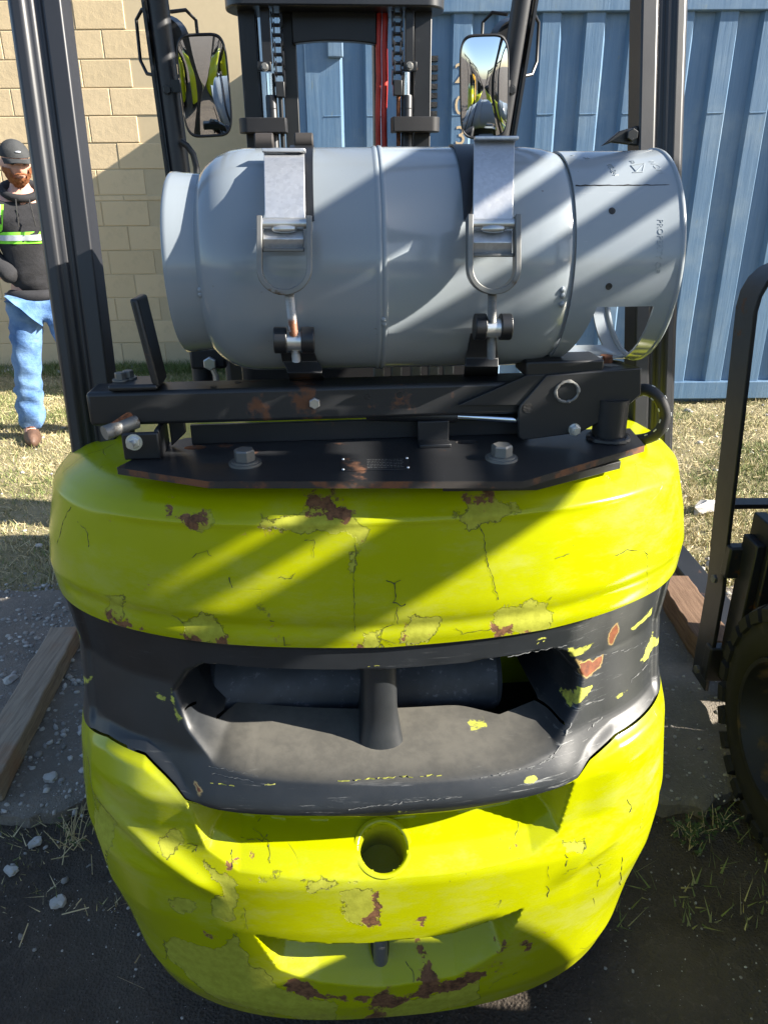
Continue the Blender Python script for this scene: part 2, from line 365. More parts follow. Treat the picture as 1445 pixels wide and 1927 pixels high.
M['boot'] = cloth('brown_leather', (.085, .045, .030), (.15, .085, .055), 200, .6); M['dark'] = cloth('dark_detail', (.01, .01, .01), (.02, .018, .016), 100, .6)
M['weed'] = (lambda t: (t.set(Base_Color=t.mix(t.rand(), (.045, .085, .018), (.07, .10, .03)), Roughness=.7), t.m)[-1])(NT('weed_leaf'))

# ------------------------------------------------------------------ the setting
def vnoise(x, y, sc, seed=0):                               # smooth value noise
    x = np.asarray(x)*sc; y = np.asarray(y)*sc; xi = np.floor(x).astype(int); yi = np.floor(y).astype(int); fx, fy = x-xi, y-yi
    h = lambda i, j: np.modf(np.abs(np.sin(i*127.1+j*311.7+seed*74.7)*43758.5453))[0]
    u, v = fx*fx*(3-2*fx), fy*fy*(3-2*fy)
    return (h(xi, yi)*(1-u)+h(xi+1, yi)*u)*(1-v)+(h(xi, yi+1)*(1-u)+h(xi+1, yi+1)*u)*v
def fbm(x, y, sc, seed=0): return vnoise(x, y, sc, seed)*.55+vnoise(x, y, sc*2.3, seed+1)*.28+vnoise(x, y, sc*5.1, seed+2)*.17
def sheet(name, xs, ys, zf, m):
    X, Y = np.meshgrid(xs, ys); V = np.stack([X, Y, zf(X, Y)], -1).reshape(-1, 3); nx, ny = len(xs), len(ys)
    i = (np.arange(ny-1)[:, None]*nx+np.arange(nx-1)).ravel(); Fq = np.stack([i, i+1, i+nx+1, i+nx], 1)
    return tag(link_mesh(name, npmesh(name, V, Fq), m, smooth=180), kind='structure')
far = [-400, -150, -60, -25, -12, -7]
gx = np.array(far+list(np.arange(-4, 4.01, .025))+[-v for v in far[::-1]]); gy = np.array([-400, -150, -60, -25, -12, -6, -3, -1]+list(np.arange(0, 3.0, .025))+[3.5, 5, 7, 12, 30, 90, 400])
near = lambda X, Y: ((np.abs(X) < 4.2) & (Y > -.5) & (Y < 3.2))
sheet('ground', gx, gy, lambda X, Y: np.where(near(X, Y), (fbm(X, Y, 5, 3)-.5)*.03+(fbm(X, Y, 22, 9)-.5)*.018-.012, -.02), M['dirt'])
t = NT('lawn_soil'); co = t.coord(); a = t.noise(3, 6, .7, co); b = t.noise(45, 5, .75, co)
c = t.mix(t.ramp(a, .35, .65), (.18, .16, .07), (.33, .28, .16)); c = t.mix(t.math('MULTIPLY', t.ramp(b, .5, .72), .7), c, (.5, .43, .30)); c = t.mix(t.math('MULTIPLY', t.ramp(b, .45, .3), .6), c, (.06, .075, .02))
t.set(Base_Color=c, Roughness=.95); t.bump(b, .9, .02); M['lawn'] = t.m
def lawn_edge(X): return 2.55+(fbm(X, X*0, 2.2, 5)-.5)*.35
lx = np.arange(-6, 5.01, .05); ly = np.linspace(0, 1, 90)**1.3
Xg, T = np.meshgrid(lx, ly); Yg = lawn_edge(Xg)*(1-T)+7.02*T
Zg = (fbm(Xg, Yg, 2, 8)-.5)*.05*np.minimum(1, T*6)+.012-np.exp(-T*60)*.035
i = (np.arange(len(ly)-1)[:, None]*len(lx)+np.arange(len(lx)-1)).ravel()
tag(link_mesh('lawn', npmesh('lawn', np.stack([Xg, Yg, Zg], -1).reshape(-1, 3), np.stack([i, i+1, i+len(lx)+1, i+len(lx)], 1)), M['lawn'], smooth=180), kind='structure')
def lawn_z(X, Y): return (fbm(X, Y, 2, 8)-.5)*.05+.010

# concrete pad strip with a broken near edge
def pad(x0, x1, y0, y1, seed):
    xs = np.arange(x0, x1+.001, .02); ys = np.linspace(0, 1, 60); X, T = np.meshgrid(xs, ys)
    e0 = y0+(fbm(X, X*0, 4, seed)-.5)*.16+(fbm(X, X*0, 22, seed+4)-.5)*.05; e1 = y1+(fbm(X, X*0, 3, seed+2)-.5)*.12
    Y = e0*(1-T)+e1*T; Z = .032+(fbm(X, Y, 9, seed)-.5)*.012+(fbm(X, Y, 40, seed+1)-.5)*.006
    Z[0] = -.05; Y[0] = Y[1]-.004; Z[1] -= .008; Z[-1] = -.05
    n = len(xs); i = (np.arange(59)[:, None]*n+np.arange(n-1)).ravel()
    return tag(link_mesh('concrete_pad', npmesh('pad', np.stack([X, Y, Z], -1).reshape(-1, 3), np.stack([i, i+1, i+n+1, i+n], 1)), M['concrete'], smooth=45), kind='structure')
pad(-4, 4, 1.47, 2.66, 11)

# grass: a mown, half dry lawn that nobody could count
def blades(name, n, xr, yr, hmin, hmax, w, keep=None, zf=lawn_z, flat=.9, tone=(0, 1)):
    x = rng.uniform(*xr, n); y = rng.uniform(*yr, n)
    k = (y > lawn_edge(x)+.02) if keep is None else keep(x, y)
    dens = fbm(x, y, 1.7, 21); k &= rng.random(n) < np.clip((dens-.22)*2.6, .25, 1); x, y = x[k], y[k]; n = len(x)
    h = rng.uniform(hmin, hmax, n)*(.6+.8*fbm(x, y, 3, 31)); a = rng.uniform(0, 6.283, n); ln = rng.uniform(.1, flat*1.6, n)*h; b = rng.uniform(0, 6.283, n)
    z = zf(x, y)-.004; wx, wy = np.cos(a)*w*rng.uniform(.5, 1.4, n)*.5, np.sin(a)*w*.5
    A = np.stack([x-wx, y-wy, z], 1); B = np.stack([x+wx, y+wy, z], 1); C = np.stack([x+np.cos(b)*ln, y+np.sin(b)*ln, z+h], 1)
    me = npmesh(name, np.stack([A, B, C], 1).reshape(-1, 3), np.arange(3*n).reshape(-1, 3))
    tn = np.clip(rng.normal(.62, .24, n)-(fbm(x, y, 1.1, 41) > .56)*.28, 0, 1); tn = tone[0]+(tone[1]-tone[0])*tn; fattr(me, 'tone', np.repeat(tn, 3))
    return tag(link_mesh(name, me, M['grass'], smooth=None), kind='stuff')
blades('grass', 150000, (-3.6, -.35), (2.5, 6.98), .012, .042, .006)
blades('grass', 130000, (.6, 3.7), (2.5, 5.6), .012, .042, .006)
blades('grass', 9000, (-3.6, -.6), (6.6, 6.98), .03, .10, .008, tone=(0, .45))
blades('grass', 1800, (-1.5, -.52), (1.2, 1.50), .008, .035, .003, keep=lambda x, y: fbm(x, y, 6, 77) > .50, zf=lambda x, y: x*0+.0, tone=(0, .9))
blades('grass', 1300, (.5, 1.5), (1.14, 1.50), .01, .05, .005, keep=lambda x, y: fbm(x, y, 5, 78) > .45, zf=lambda x, y: x*0+.0, tone=(0, .5))
# dry straw lying about
def straw(n, xr, yr, zf):
    x = rng.uniform(*xr, n); y = rng.uniform(*yr, n); a = rng.uniform(0, 3.14, n); L = rng.uniform(.015, .06, n); z = zf(x, y)+rng.uniform(.004, .02, n); w = .0009
    dx, dy = np.cos(a)*L/2, np.sin(a)*L/2; px_, py_ = -np.sin(a)*w, np.cos(a)*w; dz = rng.uniform(-.012, .012, n)
    P = [np.stack([x-dx-px_, y-dy-py_, z-dz], 1), np.stack([x+dx-px_, y+dy-py_, z+dz], 1), np.stack([x+dx+px_, y+dy+py_, z+dz+.002], 1), np.stack([x-dx+px_, y-dy+py_, z-dz+.002], 1)]
    me = npmesh('straw', np.stack(P, 1).reshape(-1, 3), np.arange(4*n).reshape(-1, 4)); fattr(me, 'tone', np.repeat(rng.uniform(.6, 1, n), 4))
    return tag(link_mesh('straw', me, M['grass'], smooth=None), kind='stuff')
straw(2500, (-3.4, -.5), (2.6, 6.9), lawn_z); straw(3500, (.7, 3.4), (2.6, 5.5), lawn_z); straw(45, (-1.5, -.5), (1.0, 1.5), lambda x, y: x*0)

# gravel
ico = bmesh.new(); bmesh.ops.create_icosphere(ico, subdivisions=1, radius=1); IV = np.array([v.co for v in ico.verts]); IF = np.array([[v.index for v in f.verts] for f in ico.faces]); ico.free()
def gravel(n, xr, yr, rmin, rmax, zf, keep=None, tone=(0, 1)):
    x = rng.uniform(*xr, n); y = rng.uniform(*yr, n)
    if keep is not None: k = keep(x, y); x, y = x[k], y[k]; n = len(x)
    r = rmin+(rmax-rmin)*rng.random(n)**4; s = rng.uniform(.6, 1.25, (n, 3)); s[:, 2] *= .7
    V = IV[None]*(1+rng.normal(0, .16, (n, 12, 1))); a = rng.uniform(0, 6.28, n); c, sn = np.cos(a), np.sin(a)
    V = V*s[:, None]*r[:, None, None]; V = np.stack([V[..., 0]*c[:, None]-V[..., 1]*sn[:, None], V[..., 0]*sn[:, None]+V[..., 1]*c[:, None], V[..., 2]], -1)
    V += np.stack([x, y, zf(x, y)+r*.25], 1)[:, None]
    me = npmesh('gravel', V.reshape(-1, 3), (IF[None]+12*np.arange(n)[:, None, None]).reshape(-1, 3)); fattr(me, 'tone', np.repeat(np.clip(rng.beta(1.3, 2.2, n)*(tone[1]-tone[0])+tone[0], 0, 1), 12))
    return tag(link_mesh('gravel', me, M['gravel'], smooth=None), kind='stuff')
gravel(7000, (-1.9, -.55), (1.45, 2.7), .0015, .012, lambda x, y: x*0+.030)
gravel(450, (-1.6, -.5), (1.1, 1.52), .0015, .010, lambda x, y: x*0-.008, lambda x, y: rng.random(len(x)) < np.clip((y-.95)*1.7, .1, 1))
gravel(3000, (-1.2, 1.4), (.55, 1.5), .0008, .0042, lambda x, y: (fbm(x, y, 5, 3)-.5)*.03+(fbm(x, y, 22, 9)-.5)*.018-.012)
gravel(2600, (.5, 1.8), (1.48, 2.7), .0012, .008, lambda x, y: x*0+.030)
gravel(1400, (-3.6, -.8), (6.75, 6.98), .006, .028, lawn_z, tone=(.3, 1))
gravel(500, (-3.4, -.6), (2.6, 6.7), .004, .022, lawn_z, tone=(.3, 1)); gravel(600, (.8, 3.4), (2.6, 5.4), .004, .024, lawn_z, tone=(.3, 1))
gravel(260, (.9, 1.6), (2.55, 2.9), .005, .03, lambda x, y: x*0+.02, tone=(.2, .9))
def stone(px, py, z, r, sq, label, seed):
    q = WZ(px, py, z); bm = bmesh.new(); bmesh.ops.create_icosphere(bm, subdivisions=2, radius=1); rr = random.Random(seed)
    for v in bm.verts:
        n = 1+.22*math.sin(v.co.x*4.1+seed)+.15*math.sin(v.co.y*5.3+seed*2)+.12*math.sin(v.co.z*6+seed*3); v.co = Vector((v.co.x*r*n*sq, v.co.y*r*n, v.co.z*r*n*.7))
    me = bpy.data.meshes.new('stone'); bm.to_mesh(me); bm.free(); fattr(me, 'tone', [.62]*len(me.vertices))
    o = link_mesh('stone', me, M['gravel'], smooth=30); o.location = q+Vector((0, 0, r*.35)); o.rotation_euler = (0, 0, seed)
    return tag(o, label, 'stone', 'pale stones beside the forklift')
stone(112, 1700, -.008, .017, 1.25, 'largest pale stone alone on the dark dirt at lower left', 2)
stone(68, 1588, -.005, .015, 1.0, 'pale stone just below the broken edge of the concrete, by the dry weeds', 4)
stone(22, 1640, -.005, .012, 1.5, 'small flat white stone at the left margin below the concrete edge', 6)
stone(98, 1466, .030, .017, 1.3, 'grey stone lying in the gravel close to the lime counterweight', 8)
stone(20, 1283, .032, .022, .9, 'whitish stone in the gravel left of the timber', 9)
stone(1210+115, 960, .02, .045, 1.5, 'pale flat stone on the lawn left of the black load backrest', 10)
stone(1262, 1078, .02, .05, 1.3, 'pale grey rock at the lawn edge behind the right side of the forklift', 12)

# timbers on the pad
def timber(a, b, w, h, label, mt='wood'):
    a, b = Vector(a), Vector(b); L = (b-a).length; m = MB(); n = 14
    d = (b-a).normalized(); s = Vector((d.y, -d.x, 0))
    for i in range(n): pass
    pts = [a+d*L*i/n for i in range(n+1)]
    prof = [[(h*(0)+random.uniform(0, .003), -w/2+random.uniform(-.003, .003)) for _ in pts], [(h+random.uniform(-.004, .002), -w/2+random.uniform(-.003, .003)) for _ in pts],
            [(h+random.uniform(-.004, .002), w/2+random.uniform(-.003, .003)) for _ in pts], [(random.uniform(0, .003), w/2+random.uniform(-.003, .003)) for _ in pts]]
    o = m.sweep(pts, prof, (0, 0, 1)).build('timber', M[mt], smooth=20, bevel=.004)
    return tag(o, label, 'timber')
q0, q1 = WZ(-40, 1475, .10), WZ(122, 1180, .10)
timber((q0.x, q0.y, .034), (q1.x, q1.y, .034), .095, .07, 'weathered timber lying on the gravel left of the forklift')
q0, q1 = WZ(1330, 1215, .10), WZ(1248, 1090, .10)
timber((q0.x+.03, q0.y, .034), (q1.x+.03, q1.y, .034), .12, .085, 'brown timber on the concrete under the black load backrest', 'wood_brown')

# weeds
def weed(px, py, n, h, label, dry=0):
    q = WZ(px, py, 0.0); root = empty('weed', q, random.uniform(0, 6), label, 'weed')
    m = MB(); st = MB()
    for i in range(n):
        a = random.uniform(0, 6.28); l = h*random.uniform(.5, 1.2); b = Vector((random.gauss(0, .02), random.gauss(0, .02), 0)); d = Vector((math.cos(a)*l*random.uniform(.2, .9), math.sin(a)*l*random.uniform(.2, .9), l*.8))
        st.tube([b, b+d*.5+Vector((0, 0, l*.08)), b+d], [.0014, .001, .0005], 5)
        if i >= dry:
            for k in range(5):
                p = b+d*(.35+.13*k); e = Vector((random.gauss(0, 1), random.gauss(0, 1), random.gauss(.3, .6))).normalized()*random.uniform(.008, .02); s = e.cross(Vector((0, 0, 1))).normalized()*.004
                m.add([p, p+e*.5+s, p+e, p+e*.5-s], [(0, 1, 2, 3)])
    me = st.build('stem', M['grass'], root, smooth=40); fattr(me.data, 'tone', [.75]*len(me.data.vertices))
    if m.v: tag(m.build('foliage', M['weed'], root, smooth=None), kind='stuff')
weed(140, 1590, 26, .09, 'clump of dry stalks and a little green at the left foot of the counterweight', 22)
weed(1300, 1580, 30, .06, 'low green weed in the shade right of the counterweight')
weed(1345, 1545, 16, .05, 'small weed below the concrete edge near the right tyre')
weed(318, 655+5, 12, .2, 'tall sprig of weeds against the shaded block wall') if False else None

# ------------------------------------------------------------------ block wall
wall = empty('block_wall', (-2, 7.0, 0), 0, 'tan painted concrete block wall, half sunlit, behind the person', 'wall')
def block_mesh(L, H, D=.2):
    bm = bmesh.new(); bmesh.ops.create_cube(bm, size=1); bmesh.ops.scale(bm, vec=(L, D, H), verts=bm.verts)
    bmesh.ops.bevel(bm, geom=[e for e in bm.edges if all(v.co.y < 0 for v in e.verts)], offset=.0035, segments=1, affect='EDGES')
    me = bpy.data.meshes.new('block'); bm.to_mesh(me); bm.free(); me.materials.append(M['block']); return me
full, half, thin = block_mesh(.397, .1945), block_mesh(.197, .1945), block_mesh(.397, .038)
z = .02; k = 0
for cidx in range(17):
    th = cidx == 7; hh = .046 if th else .2032
    off = (.2032 if cidx % 2 else 0)+.07
    for j in range(9):
        x = -1.72+off+.4064*(j-4.5)
        if x > 1.6: continue
        o = bpy.data.objects.new('block', thin if th else full); COL.objects.link(o); o.parent = wall
        o.location = (x, .1+random.uniform(-.0025, .0025), z+hh/2); o.rotation_euler = (0, 0, random.uniform(-.003, .003))
    z += hh
MB().box(-2.2, 1.85, .006, .19, 0, z).build('mortar', M['mortar'], wall, smooth=None)
MB().box(-9, -2.203, .0, .2, 0, z).build('wall_end', M['block'], wall, smooth=None)
MB().box(1.853, 9, .0, .2, 0, z).build('wall_end', M['block'], wall, smooth=None)

# ------------------------------------------------------------------ shipping container
CY = 5.5; CX0 = -.78; CZ0, CZ1 = .045, 2.60
con = empty('shipping_container', (0, CY, 0), 0, 'faded blue corrugated steel shipping container standing on the grass', 'container')
PIT, DEP, SL = .278, .036, .068*.3
xs = []; x = CX0+.35; ph0 = (WY(1055, 30, CY).x) % PIT
# profile: ridge (front) then right slope, recess, left slope
prof = []; start = ph0-math.floor((ph0-CX0-.33)/PIT)*PIT
for i in range(24):
    r1 = start+i*PIT                                        # right edge of a ridge
    prof += [(r1-.112, 0), (r1, 0), (r1+.020, DEP), (r1+.146, DEP)]
prof = [(CX0+.30, 0)]+prof
zs = [CZ0+.12, CZ0+.5, 1.0, 1.5, 1.9, 2.2, 2.35, 2.53]
V = []; Fc = []
for zz in zs:
    for (x, d) in prof: V.append((x, d+random.uniform(-.002, .002), zz))
n = len(prof)
for a in range(len(zs)-1):
    for b in range(n-1): Fc.append((a*n+b, a*n+b+1, (a+1)*n+b+1, (a+1)*n+b))
me = npmesh('corrugated_side', V, Fc); fattr(me, 'rust', [.10 if v[2] < .2 else (.05 if v[2] > 2.5 else 0) for v in V])
link_mesh('corrugated_side', me, M['blue'], con, smooth=25)
xr = prof[-1][0]
me = MB().box(CX0, xr, -.018, .06, CZ0, CZ0+.13).build('bottom_rail', M['blue'], con, bevel=.006); fattr(me.data, 'rust', [.10]*len(me.data.vertices))
me = MB().box(CX0, xr, -.022, .05, 2.52, 2.60).build('top_rail', M['blue'], con, bevel=.006); fattr(me.data, 'rust', [.05]*len(me.data.vertices))
MB().box(CX0, CX0+.17, -.03, .14, CZ0, 2.6).build('corner_post', M['blue'], con, bevel=.01)
MB().box(CX0+.17, CX0+.305, .012, .05, CZ0+.13, 2.52).build('corner_panel', M['blue'], con, bevel=.004)
MB().box(CX0+.005, xr, .06, 1.48, 2.56, 2.59).build('roof', M['blue'], con)
MB().box(CX0+.002, CX0+.04, .14, 1.44, CZ0, 2.585).build('end_wall', M['blue'], con)
MB().box(CX0+.1, xr, .08, 1.4, -.03, CZ0).build('skid', M['blue'], con)
q = toloc(WY(810, 140, CY), 0, 0, CY); qv = WY(814, 195, CY)
m = MB()
for kx in range(8): m.box(qv.x-.05, qv.x+.03, -.028+DEP, DEP+.002, 1.90+kx*.052, 1.90+kx*.052+.03)
m.build('vent', M['dark'], con)
qv = WY(631, 92, CY); MB().box(qv.x-.05, qv.x+.05, -.03, .01, qv.z-.05, qv.z+.16).build('vent_cover', M['blue'], con, bevel=.008)
for x0 in [p[0] for p in prof[1::4]]:                       # horizontal weld bead
    m = MB(); m.tube([(x0+.003, -.001, 1.955), (x0+.109, -.001, 1.957)], .004, 6); m.build('weld_bead', M['blue'], con)
# chalked digits down one ridge
def chalk(txt, px, py, size):
    c = WY(px, py, CY); me = text_mesh(txt, size, .0004); me.transform(Matrix.Translation((c.x, -.0035, c.z)) @ Matrix.Rotation(R(90), 4, 'X'))
    link_mesh('chalk_number', me, M['chalk'], con, smooth=None)
chalk('2', 866, 140, .16); chalk('0', 866, 200, .16); chalk('3', 866, 257, .16)

# ------------------------------------------------------------------ the near forklift
F = empty('forklift', (FX, FY, 0), PSI, 'lime and charcoal forklift with peeling paint seen from behind, carrying a grey gas tank', 'forklift')
KN = np.array([(1.118, .430, .165), (1.109, .487, .130), (1.09, .520, .108), (1.075, .534, .098), (1.0, .550, .085), (.95, .556, .078), (.90, .551, .078), (.885, .545, .080),
               (.8, .534, .080), (.7, .530, .046), (.64, .536, .010), (.55, .547, .010), (.5, .545, -.008), (.4, .533, -.010), (.3, .512, -.005), (.2, .497, 0), (.15, .487, .012)])[::-1]
NE, LE = 2.5, .33
def cwW(z): return np.interp(z, KN[:, 0], KN[:, 1])
def cwC(z):                                                 # softened profile
    return sum(np.interp(np.asarray(z)+d, KN[:, 0], KN[:, 2]) for d in (-.005, 0, .005))/3
def cw_y(x, z):
    q = np.abs(x)/cwW(z); return np.where(q < 1, cwC(z)+LE*(1-np.clip(1-q**NE, 0, 1)**(1/NE)), 9)
def trace(px, py):                                          # where a line of sight meets the counterweight -> (x, z)
    o, d = toloc(O0), ray(px, py); d = np.array([d[0]*cP+d[1]*sP, -d[0]*sP+d[1]*cP, d[2]])
    s = np.linspace(.5, 2.0, 3000); x, y, z = o.x+d[0]*s, o.y+d[1]*s, o.z+d[2]*s
    ok = (y > cw_y(x, z)) & (z < 1.12); i = int(np.argmax(ok))
    if not ok.any(): return trace(px+(3 if px < 700 else -3), py)
    return np.array([x[i], z[i]])
def tpoly(pts): return np.array([trace(*p) for p in pts])
def sdf(X, Z, P):                                           # + inside
    d = np.full(X.shape, 9.); ins = np.zeros(X.shape, bool); n = len(P)
    for i in range(n):
        a, b = P[i], P[(i+1) % n]; e = b-a; wx, wz = X-a[0], Z-a[1]; t = np.clip((wx*e[0]+wz*e[1])/max(e @ e, 1e-12), 0, 1)
        d = np.minimum(d, np.hypot(wx-e[0]*t, wz-e[1]*t))
        c = ((a[1] <= Z) != (b[1] <= Z)) & (X < (b[0]-a[0])*(Z-a[1])/np.where(b[1] == a[1], 1e-9, b[1]-a[1])+a[0]); ins ^= c
    return np.where(ins, d, -d)
def edist(X, Z, a, b):                                      # signed distance to the line a->b (left side positive)
    e = b-a; e = e/np.hypot(*e); return -( (X-a[0])*e[1]-(Z-a[1])*e[0] )
def smin(ds, k):
    return -k*np.log(sum(np.exp(-np.clip(d/k, -60, 60)) for d in ds))
def sstep(x, a, b): t = np.clip((x-a)/(b-a), 0, 1); return t*t*(3-2*t)
# plan columns, even along the curve
ph = np.linspace(-math.pi/2, math.pi/2, 4001); qq = np.sign(ph)*np.abs(np.sin(ph))**(2/NE); rr = 1-np.abs(np.cos(ph))**(2/NE)
al = np.concatenate([[0], np.cumsum(np.hypot(np.diff(qq)*.53, np.diff(rr)*LE))]); NCOL = 430
ss = np.linspace(0, al[-1], NCOL); Q = np.interp(ss, al, qq); Rr = np.interp(ss, al, rr)
side = np.linspace(.012, .15, 16)
Q = np.concatenate([[-1]*16, Q, [1]*16]); ADD = np.concatenate([side[::-1], np.zeros(NCOL), side]); Rr = np.concatenate([[1]*16, Rr, [1]*16]); NC = len(Q)
# the paint boundaries, following the photograph's band
zt = np.interp(Q*.54, [-.54, -.4, -.25, 0, .25, .4, .54], [.905, .900, .892, .882, .888, .899, .903])
bx = np.array([-.56, -.50, -.447, -.40, -.365, -.335, -.318, -.302, -.234, -.103, 0, .106, .239, .300, .318, .340, .365, .404, .45, .50, .56])
bz = np.array([.660, .668, .678, .682, .676, .655, .636, .622, .616, .611, .605, .603, .606, .608, .614, .632, .644, .650, .654, .656, .650])
bpts = np.array([trace(*p) for p in ((160, 1355), (200, 1385), (270, 1420), (310, 1460), (330, 1480), (350, 1505), (440, 1525), (600, 1533), (720, 1535), (850, 1525), (1000, 1495), (1085, 1465), (1110, 1430), (1160, 1385), (1222, 1335))]); bpts = bpts[np.argsort(bpts[:, 0])]
zb = np.interp(Q*.535, bpts[:, 0], bpts[:, 1])
r1 = np.linspace(0, 1, 78); r2 = np.linspace(0, 1, 92); r3 = np.linspace(0, 1, 158)
Zu = 1.118+(zt-1.118)*r1[:, None];  Zl = zb+(.15-zb)*r3[:, None]
def surf(Z): return Q[None]*cwW(Z), cwC(Z)+LE*Rr[None]+ADD[None]
# recesses
O1 = tpoly([(320, 1310), (348, 1268), (385, 1252), (720, 1266), (1040, 1224), (1078, 1232), (1102, 1278), (1092, 1345), (1050, 1415), (965, 1452), (720, 1472), (480, 1462), (400, 1442), (352, 1385)])
R1 = tpoly([(352, 1508), (440, 1527), (600, 1535), (720, 1537), (850, 1527), (1000, 1497), (1080, 1470), (1050, 1570), (1000, 1610), (900, 1635), (720, 1655), (560, 1654), (450, 1640), (392, 1600)])
R2 = tpoly([(478, 1758), (560, 1772), (640, 1776), (720, 1772), (850, 1757), (985, 1708), (945, 1790), (860, 1838), (720, 1860), (600, 1850), (525, 1825)])
_o = O1[[13, 12, 11, 10, 9, 8]]; _o = _o[np.argsort(_o[:, 0])]; HS = .026
zs = np.interp(Q*.53, _o[:, 0], _o[:, 1])+HS; zs = np.maximum(zs, zb+.02)
ra, rb_ = np.linspace(0, 1, 66), np.linspace(0, 1, 42); NRA = len(ra)
Zb = np.vstack([zt+(zs-zt)*ra[:, None], (zs+(zb-zs)*rb_[:, None])[1:]])
HC = trace(722, 1598)
def displace(X, Z, Y, zone):
    rear = sstep(.50-np.abs(X), 0, .02); dy = np.zeros(X.shape)
    if zone == 'band':
        dO = sdf(X, Z, O1)
        zl = np.broadcast_to((zs-HS)[None], X.shape)
        zu = np.interp(X, [O1[1][0], O1[2][0], O1[3][0], O1[4][0], O1[5][0]], [O1[1][1], O1[2][1], O1[3][1], O1[4][1], O1[5][1]])
        h = Z-zl; sill = np.where(h > 0, 4.8*np.minimum(h, HS)*(.30+.70*sstep(h, 0, .016)), 0)+np.clip(h-HS, 0, 1)*30
        top = np.clip(zu-Z, 0, 1)*7
        l = np.clip(edist(X, Z, O1[13], O1[0]), -1, 1); r = np.clip(edist(X, Z, O1[6], O1[8]), -1, 1)
        ce = O1.mean(0); sdist = np.full(X.shape, 9.)
        for i_, j_ in ((13, 0), (0, 1), (12, 13), (5, 6), (6, 7), (7, 8), (8, 9)):
            e_ = edist(X, Z, O1[i_], O1[j_]); sg = np.sign(edist(np.array(ce[0]), np.array(ce[1]), O1[i_], O1[j_])); sdist = np.minimum(sdist, e_*sg)
        sd = np.clip(sdist, 0, 1)*(1.2+2.2*sstep(sdist, .004, .016))
        d = np.clip(smin([sill, top, sd, np.full(X.shape, .30)], .006), 0, 1)*sstep(dO, -.001, .004); deep = sstep(sdist, .026, .036)*sstep(Z-(zl+HS), 0, .006)*.25
        d = np.minimum(d+deep*np.minimum(top/.2, 1), .34)
        dy += np.where(dO > 0, d, 0)
        dy += .010*sstep(zt[None]-Z, 0, .012)*sstep(np.abs(X), .28, .36)*sstep(Z-zb[None], -.002, .016)
        dy += .006*sstep(zt[None]-Z, 0, .006)
        lip = np.exp(-((Z-.655)/.035)**2)*sstep(.34-np.abs(X), 0, .08); dy -= .012*lip      # the full lower lip
    if zone == 'low':
        dR = sdf(X, Z, R1); zt1 = zb[None]; zbot = np.interp(X, R1[[13, 12, 11, 10, 9, 8, 7]][:, 0], R1[[13, 12, 11, 10, 9, 8, 7]][:, 1])
        fl = np.interp(Z-zbot, [0, .025, .042, .10], [0, .027, .068, .055]); d = np.clip(smin([fl, np.clip(dR, 0, 1)*2.2], .003), 0, 1)
        topd = np.clip(zt1-Z, 0, 1); d = np.where(dR > 0, np.maximum(d, 0), 0); dy += d*sstep(topd, 0, .006)
        dR2 = sdf(X, Z, R2); zu2 = np.interp(X, R2[[0, 1, 2, 3, 4, 5]][:, 0], R2[[0, 1, 2, 3, 4, 5]][:, 1]); zl2 = np.interp(X, R2[[0, 10, 9, 8, 7, 6, 5]][:, 0], R2[[0, 10, 9, 8, 7, 6, 5]][:, 1])
        d2 = np.clip(smin([np.clip(zu2-Z, 0, 1)*7, np.full(X.shape, .062), np.clip(Z-zl2, 0, 1)*.95, np.clip(dR2, 0, 1)*1.9], .004), 0, 1)*sstep(dR2, 0, .003); dy += np.where(dR2 > 0, d2, 0)
        
        # fenders stand a little proud of the band, with a soft fold
        dy -= .010*sstep(zb[None]-Z, .0, .012)*sstep(np.abs(X), .31, .40)*sstep(Z, .25, .5)
        fold = edist(X, Z, *FOLD_L) if True else 0
        dy += -.010*np.exp(-(edist(X, Z, *FOLD_L)/.016)**2)*sstep(-X, .25, .32)*sstep(Z, .36, .46)
        dy += -.010*np.exp(-(edist(X, Z, *FOLD_R)/.016)**2)*sstep(X, .25, .32)*sstep(Z, .36, .46)
    if zone == 'up':
        dy -= .004*np.exp(-((Z-1.078)/.006)**2)*sstep(.44-np.abs(X), 0, .1)
        dy += .004*np.exp(-((Z-(zt[None]+.032))/.012)**2)
    return dy*rear
FOLD_L = (trace(160, 1420), trace(380, 1660)); FOLD_R = (trace(1236, 1420), trace(1040, 1660))

